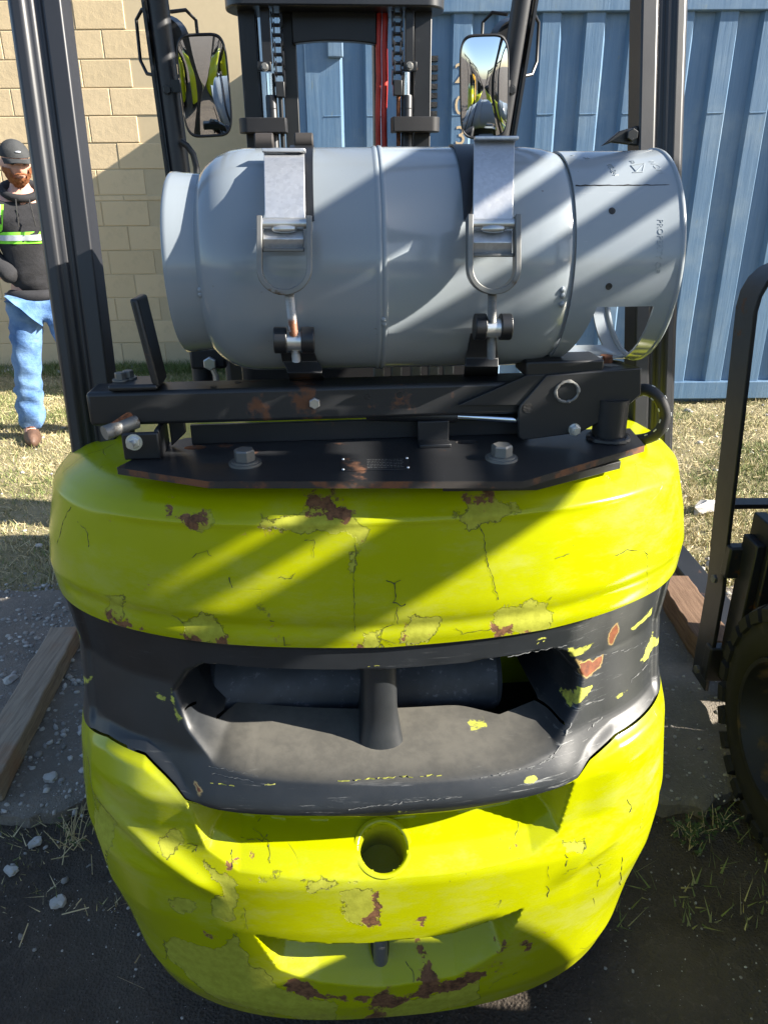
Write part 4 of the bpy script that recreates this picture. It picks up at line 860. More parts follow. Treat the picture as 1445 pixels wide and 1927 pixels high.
# protective hose loop at the right
pts = [FL(x, y, .29+dy_) for x, y, dy_ in ((1195, 738, .02), (1215, 733, .01), (1238, 748, 0), (1250, 780, 0), (1242, 808, .0), (1222, 823, .01), (1195, 828, .03), (1170, 825, .05))]
fine_ = []
for i in range(len(pts)-1):
    p0_, p1_, p2_, p3_ = pts[max(i-1, 0)], pts[i], pts[i+1], pts[min(i+2, len(pts)-1)]
    for k_ in range(7):
        u = k_/7; fine_.append(.5*((2*p1_)+(p2_-p0_)*u+(2*p0_-5*p1_+4*p2_-p3_)*u*u+(3*p1_-p0_-3*p2_+p3_)*u**3))
m = MB(); m.tube(fine_, .0095, 14); hs = m.build('fuel_hose', M['hose'], F)
m = MB()
for i in range(3, len(fine_)-2, 3):
    d = (fine_[i+1]-fine_[i]).normalized(); s_ = d.cross(Vector((0, 1, 0))).normalized(); s2 = d.cross(s_)
    p = fine_[i]+(s_*.0088 if i % 2 else -s_*.0088)-Vector((0, .0038, 0)); m.tube([p-d*.003, p+d*.003], .0012, 5)
tag(m.build('hose_mark', M['white'], hs), kind='stuff')

# ---- overhead guard pillars
def pillar(base, top, side, w, name='rear_pillar'):
    # ribbed extrusion: outer flat, groove, inner flat
    s = side; prof = [(-.040, .03), (-.040, -.012), (-.034, -.020), (-.018, -.022), (-.012, -.016), (-.005, -.016), (.0, -.010), (.008, -.010), (.012, -.018), (.040, -.020), (.042, .03)]
    prof = [(-a_*s*w/.08, b_) for a_, b_ in prof] if s > 0 else [(a_*w/.08, b_) for a_, b_ in prof]
    m = MB(); d = (top-base); m.add([base+Vector((a_, b_, 0)) for a_, b_ in prof]+[top+Vector((a_, b_, 0)) for a_, b_ in prof], [tuple(range(11)), tuple(range(21, 10, -1))]+[(i, (i+1) % 11, 11+(i+1) % 11, 11+i) for i in range(11)])
    return m.build(name, M['pillar'], F, smooth=20, bevel=.003)
p1, p2 = FL(177, 800, .42), FL(71, 0, .50); pillar(p1+(p1-p2)*.30, p2+(p2-p1)*.52, -1, .078)
p1, p2 = FL(1222, 800, .45), FL(1243, 0, .54); pillar(p1+(p1-p2)*.30, p2+(p2-p1)*.52, 1, .078)
m = MB(); a = FL(1150, 268, .50); m.prism([a, FL(1132, 275, .5), FL(1165, 247, .5), FL(1200, 236, .5), FL(1205, 275, .5)], (0, .01, 0)); lug = m.build('pillar_lug', M['black'], F, bevel=.002)
q = FL(1187, 254, .498); m = MB(); m.hexbolt(q, (0, -1, 0), .010, .008); m.build('lug_bolt', M['black'], lug)
for sx, tops_, bots in ((-1, (297, 0), (342, 340)), (1, (983, 0), (942, 260))):
    t_, b_ = FL(*tops_, 1.50), FL(*bots, 1.50); d = (t_-b_).normalized(); bb = b_-d*1.2; tt = t_+d*.18
    m = MB(); m.tube([bb, tt], .028, 20); fp = m.build('front_pillar', M['pillar'], F)
    m = MB(); off = Vector((sx*.034, 0, 0)); m.bar([bb+off, tt+off], .008, .05, (0, 1, 0)); m.build('pillar_flange', M['black'], fp)
    # light guard on the pillar
    cz = 1.90; c = b_+d*((cz-b_.z)/d.z)
    for k_ in (-1, 1):
        m = MB(); o_ = c+Vector((k_*.052, .07, 0)); m.tube([o_+Vector((-k_*.03, -.03, .045)), o_+Vector((k_*.006, 0, .055)), o_+Vector((k_*.028, .02, .035)), o_+Vector((k_*.03, .02, -.06)), o_+Vector((k_*.012, 0, -.095)), o_+Vector((-k_*.03, -.03, -.105))], .0048, 8); m.build('lamp_guard', M['black'], fp)
    m = MB(); m.lathe([(-.02, .0), (-.02, .045), (.02, .058), (.055, .055), (.06, 0)], Matrix.Translation(c+Vector((0, .075, -.01))) @ Matrix.Rotation(R(90), 4, 'Z'), 24); m.build('work_lamp', M['black'], fp)
    # mirror on a short arm
    px0, px1, py0, py1, cxp = (325, 438, 57, 263, 0) if sx < 0 else (865, 957, 62, 263, 0)
    my = 1.44 if sx < 0 else 1.40
    cs = [FL(x, y, my) for x, y in (((329, 64), (424, 60), (438, 258), (352, 262)) if sx < 0 else ((866, 66), (955, 62), (956, 262), (866, 262)))]
    cen = sum(cs, Vector())/4; ux = ((cs[1]-cs[0])+(cs[2]-cs[3]))/4*1.03; uz = ((cs[0]-cs[3])+(cs[1]-cs[2]))/4
    campos = toloc(O0); aim = (campos-cen).normalized(); want = Vector((-.62, -1, -.16)).normalized() if sx < 0 else Vector((-.20, -1, .13)).normalized()
    nrm = Vector((aim.x*.8-.05 if sx < 0 else aim.x*.9+.03, aim.y, -.16 if sx < 0 else -.09)).normalized()
    ux = ux-nrm*ux.dot(nrm); uz = uz-nrm*uz.dot(nrm)
    def rrect(k_, e, n=14, p=5.0):
        out = []
        for i in range(4*n):
            u = 2*math.pi*i/(4*n); cx_, sz_ = math.cos(u), math.sin(u)
            out.append(cen+ux*k_*math.copysign(abs(cx_)**(2/p), cx_)+uz*k_*math.copysign(abs(sz_)**(2/p), sz_)+nrm*e)
        return out
    mm = MB(); rings = [rrect(.93, .0025), rrect(.97, .006), rrect(1.0, .002), rrect(1.0, -.012), rrect(.8, -.03), rrect(.3, -.036)]; nn = len(rings[0])
    vs = [v for r_ in rings for v in r_]+[cen-nrm*.036]; fs = [(i*nn+j, i*nn+(j+1) % nn, (i+1)*nn+(j+1) % nn, (i+1)*nn+j) for i in range(5) for j in range(nn)]+[(5*nn+j, 5*nn+(j+1) % nn, 6*nn) for j in range(nn)]
    mm.add(vs, fs); mi = mm.build('mirror', M['plastic'], fp)
    mm = MB(); ks = [0.001, .2, .4, .6, .8, .94]; vs = [v for k_ in ks for v in rrect(k_, .0025+(.005 if sx < 0 else .010)*(1-k_*k_))]; mm.add(vs, [(i*nn+j, i*nn+(j+1) % nn, (i+1)*nn+(j+1) % nn, (i+1)*nn+j) for i in range(5) for j in range(nn)]); mm.build('mirror_glass', M['mirror'], mi, smooth=180)
    q = b_+d*((1.765-b_.z)/d.z)
    mm = MB(); mm.bar([q+Vector((0, -.02, 0)), cen+Vector((0, .012, 0)) - nrm*.03], .012, .03, (0, 0, 1)); mm.build('mirror_arm', M['black'], fp)
    mm = MB(); mm.hexbolt(q+Vector((0, -.026, -.01)), (0, -1, 0), .011, .009, .014); mm.build('arm_bolt', M['black'], fp)
pts = [FL(x, y, 1.46) for x, y in ((340, 266), (352, 274), (364, 290), (370, 315), (372, 360), (374, 470))]
m = MB(); m.tube(pts, .0085, 10); m.build('grab_handle', M['black'], F)
# roof of the guard (above the picture)
m = MB(); rz = 2.14
for x in (-.50, .51): m.bar([(x, .52, rz), (x, 1.60, rz)], .06, .06, (0, 0, 1))
m.bar([(-.5, .55, rz), (.51, .55, rz)], .07, .05, (0, 0, 1)); m.bar([(-.5, 1.57, rz), (.51, 1.57, rz)], .07, .05, (0, 0, 1)); m.build('guard_frame', M['pillar'], F, bevel=.006)
m0 = None
for i in range(7):
    m = MB(); x = -.40+i*.135; m.box(x-.006, x+.006, .57, 1.55, rz-.03, rz+.03); m.build('guard_bar', M['pillar'], F)

# ---- mast
MY = 2.25
def vbar(pxa, pxb, ya, yb, dy_, dep, m):                    # upright between two pixel columns
    a, b = FL(pxa, ya, MY+dy_), FL(pxb, ya, MY+dy_); c = FL((pxa+pxb)/2, yb, MY+dy_)
    m.box(a.x, b.x, MY+dy_, MY+dy_+dep, c.z, a.z); return m
xl = [FL(p, 150, MY).x for p in (456, 488)]; xr_ = [FL(p, 150, MY).x for p in (779, 811)]
for (x0, x1), s in ((xl, 1), (xr_, -1)):
    m = MB(); xo, xi = (x0, x1) if s > 0 else (x1, x0)
    m.box(min(xo, xi), max(xo, xi), MY, MY+.018, .12, 2.16); m.box(min(xo, xo+s*.02), max(xo, xo+s*.02), MY+.018, MY+.12, .12, 2.16); m.box(min(xo, xi), max(xo, xi), MY+.12, MY+.138, .12, 2.16)
    m.build('mast_channel', M['black'], F, bevel=.003)
for p0_, p1_ in ((533, 560), (704, 712)):
    a, b = FL(p0_, 150, MY+.05), FL(p1_, 150, MY+.05); m = MB(); m.box(a.x, b.x, MY+.05, MY+.16, .15, 2.3); m.build('inner_channel', M['black'], F, bevel=.003)
m = MB(); a, b, c = FL(549, 50, MY+.02), FL(708, 50, MY+.02), FL(630, 84, MY+.02)
xs_ = np.linspace(a.x, b.x, 13); zz_ = [c.z+.012*math.sin(math.pi*i/12)**.6-(.0 if 0 < i < 12 else -.002) for i in range(13)]
m.prism([Vector((x, MY+.02, z_)) for x, z_ in zip(xs_, zz_)]+[Vector((b.x, MY+.02, 2.25)), Vector((a.x, MY+.02, 2.25))], (0, .04, 0)); m.build('mast_crossmember', M['black'], F, bevel=.004)
# top tie plate with rounded ends
a, b = FL(418, 15, MY-.10), FL(844, 15, MY-.10); zt_ = FL(630, 12, MY-.02).z-.01; m = MB(); ol = []
cx_, hw = (a.x+b.x)/2, (b.x-a.x)/2
for i in range(24):
    u = math.pi*i/23-math.pi/2; ol.append((cx_+hw-.07+.07*math.cos(u), MY+.02+.10*math.sin(u), zt_))
for i in range(24):
    u = math.pi*i/23+math.pi/2; ol.append((cx_-hw+.07+.07*math.cos(u), MY+.02+.10*math.sin(u), zt_))
m.prism(ol, (0, 0, .07)); m.build('mast_tie', M['black'], F, bevel=.006)
for s, pr in ((-1, dict(clamp=(447, 538, 221, 249), lug=(488, 506, 12, 118), bolt=(499, 126), rod=(499, 519, 137, 180), cyl=(499, 523, 178, 222), chain=520, ch=(24, 166), arod=(524, 533, 166, 221))),
              (1, dict(clamp=(741, 830, 219, 247), lug=(763, 779, 12, 118), bolt=(771, 124), rod=(757, 773, 135, 180), cyl=(756, 777, 178, 222), chain=748, ch=(24, 163), arod=(746, 754, 163, 218)))):
    y_ = MY-.09; c0, c1, cy0, cy1 = pr['clamp']; a, b = FL(c0, cy0, y_), FL(c1, cy1, y_); m = MB(); ol = []
    rc = .035; x0, x1 = a.x, b.x
    for u in np.linspace(90, 270, 14): ol.append((x0+rc+rc*math.cos(R(u)), y_+.05+.05*math.sin(R(u)), b.z)) if s < 0 else ol.append((x0+.006*math.cos(R(u)), y_+.05+.05*math.sin(R(u)), b.z))
    for u in np.linspace(270, 450, 14): ol.append((x1-rc+rc*math.cos(R(u)), y_+.05+.05*math.sin(R(u)), b.z)) if s > 0 else ol.append((x1+.006*math.cos(R(u)), y_+.05+.05*math.sin(R(u)), b.z))
    m.prism(ol, (0, 0, a.z-b.z)); m.build('cylinder_clamp', M['plastic'], F, bevel=.003)
    m = MB(); vbar(*pr['lug'], -.03, .03, m); l0, l1, _, lz = pr['lug']; a, b = FL(l0-4, 116, MY-.03), FL(l1+5, 134, MY-.03); m.box(a.x, b.x, MY-.036, MY-.012, b.z, a.z); lg = m.build('chain_anchor', M['black'], F, bevel=.002)
    q = FL(*pr['bolt'], MY-.036); m = MB(); m.hexbolt(q, (0, -1, 0), .011, .008, .014); m.build('anchor_bolt', M['grey_steel'], lg)
    a, b, = FL(pr['rod'][0], pr['rod'][2], MY-.03), FL(pr['rod'][1], pr['rod'][3], MY-.03); c = (a.x+b.x)/2; m = MB(); m.cyl((c, MY-.01, b.z), (c, MY-.01, a.z), (b.x-a.x)/2*.9, n=20); lr = m.build('lift_rod', M['chrome'], F)
    a, b = FL(pr['cyl'][0], pr['cyl'][2], MY-.03), FL(pr['cyl'][1], pr['cyl'][3], MY-.03); rr2 = (b.x-a.x)/2; c = (a.x+b.x)/2; m = MB(); m.tube([(c, MY-.01, .3), (c, MY-.01, a.z-.006), (c, MY-.01, a.z)], [rr2, rr2, rr2*.9], 24); m.cyl((c, MY-.01, a.z-.045), (c, MY-.01, a.z-.042), rr2*1.04, n=24); m.build('lift_cylinder', M['black'], F)
    a, b = FL(pr['arod'][0], pr['arod'][2], MY-.02), FL(pr['arod'][1], pr['arod'][3], MY-.02); m = MB(); m.cyl(((a.x+b.x)/2, MY-.015, b.z-.10), ((a.x+b.x)/2, MY-.015, a.z), .008, n=10); m.build('chain_rod', M['rust'] if s > 0 else M['black'], F)
    # roller chain, link by link
    ch = empty('lift_chain', (0, 0, 0)); ch.parent = F
    a, b = FL(pr['chain'], pr['ch'][0], MY-.02), FL(pr['chain'], pr['ch'][1], MY-.02); pitch = .0295; n = 14
    mo, mn = MB(), MB()
    for mm_, xo in ((mo, .0155), (mn, .0095)):
        for sx in (-1, 1):
            ol = [(sx*xo, .011*math.sin(R(u)), -.0147+.011*math.cos(R(u))) for u in range(90, 271, 30)]+[(sx*xo, .011*math.sin(R(u)), .0147+.011*math.cos(R(u))) for u in range(-90, 91, 30)]
            mm_.prism(ol, (sx*.004, 0, 0))
        for zz_ in (-.0147, .0147): mm_.tube([(-xo, 0, zz_), (xo, 0, zz_)], .006, 8)
    L0 = mo.build('chain_link', M['black_rusty'], ch, smooth=30); L1 = mn.build('chain_link', M['black_rusty'], ch, smooth=30)
    for i in range(n):
        src = L0 if i % 2 == 0 else L1; o = src if i < 2 else src.copy()
        if i >= 2: COL.objects.link(o); o.parent = ch
        o.location = (a.x+random.uniform(-.001, .001), MY-.02, b.z+.03+i*pitch)
    m = MB(); m.box(a.x-.016, a.x+.016, MY-.035, MY-.005, b.z-.03, b.z+.02); m.build('chain_end', M['black_rusty'], ch, bevel=.003)
for i, (x0, x1) in enumerate(((707, 717), (718, 729))):
    pts = [FL((x0+x1)/2+dx, y, MY+.03) for dx, y in ((1.5, 36), (0, 90), (1, 150), (-1, 210), (0, 280))]; pts.append(pts[-1]-Vector((0, 0, .5))); pts = [pts[0]+Vector((0, .02, .1))]+pts
    m = MB(); r_ = abs(FL(x1, 100, MY+.03).x-FL(x0, 100, MY+.03).x)*.52; m.tube(pts, r_, 14); m.build('hydraulic_hose', M['red'], F)

# ---- body of the machine behind the tank (hood, seat, dash, wheels, forks)
def machine_body(root, lime, seat_top=1.42):
    m = MB(); m.prism([(-.36, .50, .55), (-.36, .50, 1.02), (-.36, .62, 1.06), (-.36, 1.06, 1.02), (-.36, 1.14, .96), (-.36, 1.14, .55)], (.72, 0, 0)); m.build('hood', M['plastic'], root, bevel=.02)
    m = MB(); m.prism([(-.46, .35, .25), (-.46, .35, .72), (-.46, 1.08, .66), (-.46, 1.14, .42), (-.46, 2.0, .42), (-.46, 2.05, .25)], (.92, 0, 0)); m.build('chassis', lime, root, bevel=.015)
    m = MB(); m.box(-.23, .23, .56, .98, 1.02, 1.13); m.build('seat_cushion', M['vinyl'], root, bevel=.03, bseg=3)
    m = MB(); st_ = seat_top; yo = .14 if st_ > 1.5 else -.04; m.prism([(-.25, .74+yo, 1.10), (-.25, .70+yo, st_-.02), (-.25, .78+yo, st_), (-.25, .88+yo, 1.12)], (.50, 0, 0)); m.build('seat_back', M['vinyl'], root, bevel=.03, bseg=3)
    m = MB(); m.prism([(-.42, 1.80, .42), (-.42, 1.70, 1.02), (-.42, 1.86, 1.08), (-.42, 2.02, .95), (-.42, 2.05, .42)], (.84, 0, 0)); m.build('dashboard', M['plastic'], root, bevel=.02)
    m = MB(); ct = Vector((-.05, 1.62, 1.16)); T_ = Matrix.Translation(ct) @ Matrix.Rotation(R(-55), 4, 'X')
    rg = [T_ @ Vector((.16*math.cos(u), .16*math.sin(u), 0)) for u in [i/28*2*math.pi for i in range(29)]]; m.tube(rg, .013, 8); m.tube([T_ @ Vector((-.15, 0, 0)), T_ @ Vector((.15, 0, 0))], .01, 8); m.tube([T_ @ Vector((0, 0, 0)), (ct.x, 1.78, .95)], .02, 8); m.build('steering_wheel', M['black'], root)
    for s in (-1, 1): m = MB(); m.prism([(s*.25-.05, 2.42, .06), (s*.25+.05, 2.42, .06), (s*.25+.05, 3.45, .06), (s*.25-.05, 3.45, .06)], (0, 0, .035)); m.box(s*.25-.05, s*.25+.05, 2.40, 2.44, .06, .62); m.build('fork', M['black_rusty'], root, bevel=.004)
def wheel(root, x, y, r, w, face):                           # face: +1 / -1 side the dish shows on
    we = empty('wheel', (0, 0, 0)); we.parent = root; MX = Matrix.Translation((x, y, r)) @ Matrix.Rotation(0 if face > 0 else math.pi, 4, 'Z')
    m = MB(); m.lathe([(-w/2, r*.58), (-w/2, r*.84), (-w/2+.012, r*.93), (-w/2+.03, r*.955), (w/2-.03, r*.955), (w/2-.012, r*.93), (w/2, r*.84), (w/2+.004, r*.70), (w/2-.008, r*.60), (w/2-.03, r*.56), (-w/2+.02, r*.56), (-w/2, r*.58)], MX, 56); m.build('tyre', M['rubber'], we)
    m = MB(); n = 28
    for i in range(n):
        for s in (-1, 1):
            a = 2*math.pi*(i+(.25 if s > 0 else -.25))/n; da = 2*math.pi/n*.34; pr = []
            for tt, rr_ in ((s*.012, r*1.0), (s*(w/2-.018), r*1.0), (s*(w/2+.006), r*.955), (s*(w/2+.007), r*.86), (s*(w/2-.006), r*.85), (s*.012, r*.93)): pr.append((tt, rr_))
            vs = []
            for sg in (-1, 1):
                for tt, rr_ in pr: aa = a+sg*da+abs(tt)*2.2*s*0; vs.append(MX @ Vector((tt, rr_*math.cos(aa), rr_*math.sin(aa))))
            m.add(vs, [tuple(range(5, -1, -1)), tuple(range(6, 12))]+[(j, (j+1) % 6, 6+(j+1) % 6, 6+j) for j in range(6)])
    m.build('tread', M['rubber'], we, smooth=None, bevel=None)
    m = MB(); m.lathe([(w/2-.012, r*.60), (w/2+.006, r*.585), (w/2+.004, r*.55), (w/2-.03, r*.52), (w/2-.07, r*.46), (w/2-.085, r*.36), (w/2-.06, r*.30), (w/2-.05, r*.16), (w/2-.02, r*.13), (w/2-.015, 0)], MX, 48)
    m.build('rim', M['wheel'], we)
    for i in range(6): m = MB(); a = i*math.pi/3+.3; c = MX @ Vector((w/2-.06, r*.24*math.cos(a), r*.24*math.sin(a))); ax = MX.to_3x3() @ Vector((1, 0, 0)); m.hexbolt(c, ax, .013, .018); m.build('wheel_nut', M['grey_steel'], we)
machine_body(F, M['lime_plain'])
for s in (-1, 1): wheel(F, s*.46, 1.86, .33, .20, s); wheel(F, s*.40, .50, .26, .16, s)
# clutter seen under the tank: filler box and pipes left, latches right
m = MB(); a = FL(356, 665, .75); m.box(a.x, a.x+.075, .75, .81, a.z-.035, a.z+.01); a2 = FL(372, 700, .75); m.cyl((a2.x+.005, .78, a2.z-.2), (a2.x+.005, .78, a2.z+.05), .022, n=14); m.build('air_intake', M['plastic'], F, bevel=.006)
m = MB(); q = FL(396, 683, .74); m.tube([q, q+Vector((.01, .0, -.03)), q+Vector((.008, 0, -.07))], .006, 8); m.hexbolt(q, (0, -1, 0), .014, .012); m.build('intake_clip', M['zinc'], F)
for x in (715, 748, 785, 818, 846): q = FL(x, 694, .60); m = MB(); m.box(q.x-.012, q.x+.009, .60, .62, q.z-.03, q.z+.02); m.build('seat_latch', M['grey_steel'], F, bevel=.003)
for o in list(F.children):
    pass

# ------------------------------------------------------------------ gas tank lying on the bracket
TC_, TYAW, TR = Vector((.050, 1.178, 1.4025)), R(3.2), .1555
TM = Matrix.Translation(TC_) @ Matrix.Rotation(TYAW, 4, 'Z')
def tcyl(px, py, rad):                                       # line of sight against a cylinder round the tank axis -> (x, angle) ; angle 0 faces the viewer, + is up
    d = Vector(ray(px, py)); Mi = TM.inverted(); o = Mi @ Vector(O0); d = (Mi.to_3x3() @ d)
    a = d.y**2+d.z**2; b = o.y*d.y+o.z*d.z; c = o.y**2+o.z**2-rad**2; disc = b*b-a*c
    s = (-b-math.sqrt(disc))/a if disc > 0 else -b/a
    p = o+d*s; return p.x, math.atan2(p.z, -p.y)
def tpt(x, al, rad): return Vector((x, -rad*math.cos(al), rad*math.sin(al)))   # tank-local point
tank = empty('gas_tank', TC_, TYAW, 'grey steel gas tank lying across the lime forklift under two galvanised straps', 'gas tank', None)
I4 = Matrix.Identity(4)
def tank_parts(root):
    m = MB(); m.lathe([(-.314, 0), (-.314, .09), (-.311, .108), (-.304, .124), (-.293, .136), (-.278, .146), (-.260, .1525), (-.24, .1552), (-.215, .1555), (-.066, .1555), (-.0645, .1562), (-.062, .1574), (-.0595, .1576), (-.0575, .1560), (-.0555, .1578), (-.0535, .1580), (-.051, .1572), (-.0495, .1556),
             (.125, .1555), (.15, .1550), (.172, .1530), (.188, .1495), (.198, .1455), (.207, .1395), (.216, .13), (.224, .11), (.229, .06), (.23, 0)], I4, 128); m.build('tank_body', M['tank'], root, smooth=50)
    m = MB(); m.lathe([(-.272, .1225), (-.300, .1232), (-.33, .1245), (-.340, .1262), (-.3455, .1262), (-.3475, .1240), (-.346, .1215), (-.335, .1200), (-.272, .1185)], I4, 96); m.build('foot_ring', M['tank'], root, smooth=50)
    # collar with its two hand openings
    na = 160; rO, rI = .1490, .1455; V = []; Fc = []; nx0, nx1, nx2 = 4, 8, 5
    xa, xe = .200, .346
    tA, tB = R(-20), R(-72)
    def xs(al):
        f = min(1, max(0, (tA-al)/(tA-tB))) if -math.pi/2 < al < tA else (1 if al <= -math.pi/2 else 0)
        if al < -math.pi/2: f = min(1, max(0, (al+R(160))/R(46)))
        xl = .238-.026*f; xr = .318-.0*f
        L = [xa+(xl-xa)*i/nx0 for i in range(nx0)]+[xl+(xr-xl)*i/nx1 for i in range(nx1)]+[xr+(xe-xr)*i/nx2 for i in range(nx2+1)]
        return L
    ncol = nx0+nx1+nx2+1
    angs = sorted(set([-math.pi+2*math.pi*i/na for i in range(na)]+[tA, tB, R(-108), R(-160)]))
    na = len(angs)
    for rad in (rO, rI):
        for al in angs:
            for x in xs(al): V.append(tpt(x, al, rad*(1+.012*max(0, (x-.30)/.046)**2)))
    gap = lambda a0, a1: (tB-1e-6 <= a0 and a1 <= tA+1e-6) or (R(-160)-1e-6 <= a0 and a1 <= R(-108)+1e-6)
    N_ = na*ncol; cell = {}
    for i in range(na):
        a0 = angs[i]; a1 = angs[(i+1) % na] if i < na-1 else angs[0]+2*math.pi
        for j in range(ncol-1): cell[i, j] = not (gap(a0, a1) and nx0 <= j < nx0+nx1)
    for (i, j), on in cell.items():
        i2 = (i+1) % na; p = [i*ncol+j, i*ncol+j+1, i2*ncol+j+1, i2*ncol+j]
        if on: Fc += [tuple(p), tuple(q+N_ for q in p[::-1])]
        for (di, dj, e) in ((-1, 0, (p[0], p[1])), (1, 0, (p[2], p[3])), (0, -1, (p[3], p[0])), (0, 1, (p[1], p[2]))):
            nb = cell.get(((i+di) % na, j+dj), False)
            if on and not nb: Fc.append((e[1], e[0], e[0]+N_, e[1]+N_))
    m = MB(); m.add(V, Fc); m.build('collar', M['tank'], root, smooth=40)
    m = MB(); m.lathe([(.344+.0045*math.cos(u), .1475+.0052*math.sin(u)) for u in [i/12*2*math.pi for i in range(13)]], I4, 96); m.build('collar_rim', M['tank'], root, smooth=80)
    m = MB(); m.lathe([(.228, .03), (.26, .03), (.262, .022), (.285, .022), (.286, 0)], I4, 20); m.build('valve', M['zinc'], root)
tank_parts(tank)
def on_tank_tube(pts, r, mat, name, rad, n=7):
    m = MB(); m.tube([tpt(*tcyl(x, y, rad), rad) for x, y in pts], r, n); return m.build(name, mat, tank)
for px, py, r in ((1151, 397, .0046), (1145, 539, .0046)):
    x, al = tcyl(px, py, .149); m = MB(); m.tube([tpt(x, al, .147), tpt(x, al, .1496)], r, 16); m.build('collar_hole', M['dark'], tank, smooth=None)
m = MB(); pts = [tpt(x_, tcyl(1150, 349, .149)[1], .1492) for x_ in np.linspace(.203, .338, 22)]; m.tube([p+Vector((0, 0, random.gauss(0, .0004))) for p in pts], [random.uniform(.0004, .0011) for _ in pts], 5); m.build('collar_seam', M['dark'], tank)
for px, py in ((1058, 545), (1058, 556), (372, 556), (373, 566), (1057, 572), (722, 596), (723, 604)):
    x, al = tcyl(px, py, .150); m = MB(); c = tpt(x, al, .150 if px > 900 else (.1255 if px < 500 else .156)); m.lathe([(-.005, 0), (-.003, .003), (0, .004), (.003, .003), (.005, 0)], Matrix.Translation(c) @ Matrix.Rotation(1.57, 4, 'Y'), 9); m.build('weld_blob', M['tank'], tank)
# the stamped letters
def stamp(txt, px, py, size, tilt=0, rad=.149):
    x0, a0 = tcyl(px, py, rad); me = text_mesh(txt, size*.92, .0007)
    for v in me.vertices:
        tx, ty = v.co.x, v.co.y; c, s = math.cos(tilt), math.sin(tilt); tx, ty = tx*c-ty*s, tx*s+ty*c
        v.co = tpt(x0+ty, a0-tx/rad, rad+v.co.z+.0001)
    link_mesh('stamped_text', me, M['tank'], tank, smooth=None)
stamp('PROPERTY OF', 1241, 462, .0118); stamp('WCW', 1234, 314, .0135, .25); stamp('05-24', 1151, 319, .0125, .15); stamp('60', 1189, 305, .0095, .2); stamp('X', 1102, 298, .010, .3); stamp('1', 1076, 293, .009, .3)
m = MB(); sq = [tpt(*tcyl(x, y, .149), .1493) for x, y in ((1186, 312), (1212, 308), (1196, 324), (1186, 312))]; m.tube(sq, .0009, 5); m.tube([tpt(*tcyl(x, y, .149), .1493) for x, y in ((1212, 308), (1208, 324), (1190, 325))], .0009, 5); m.build('stamped_mark', M['tank'], tank)

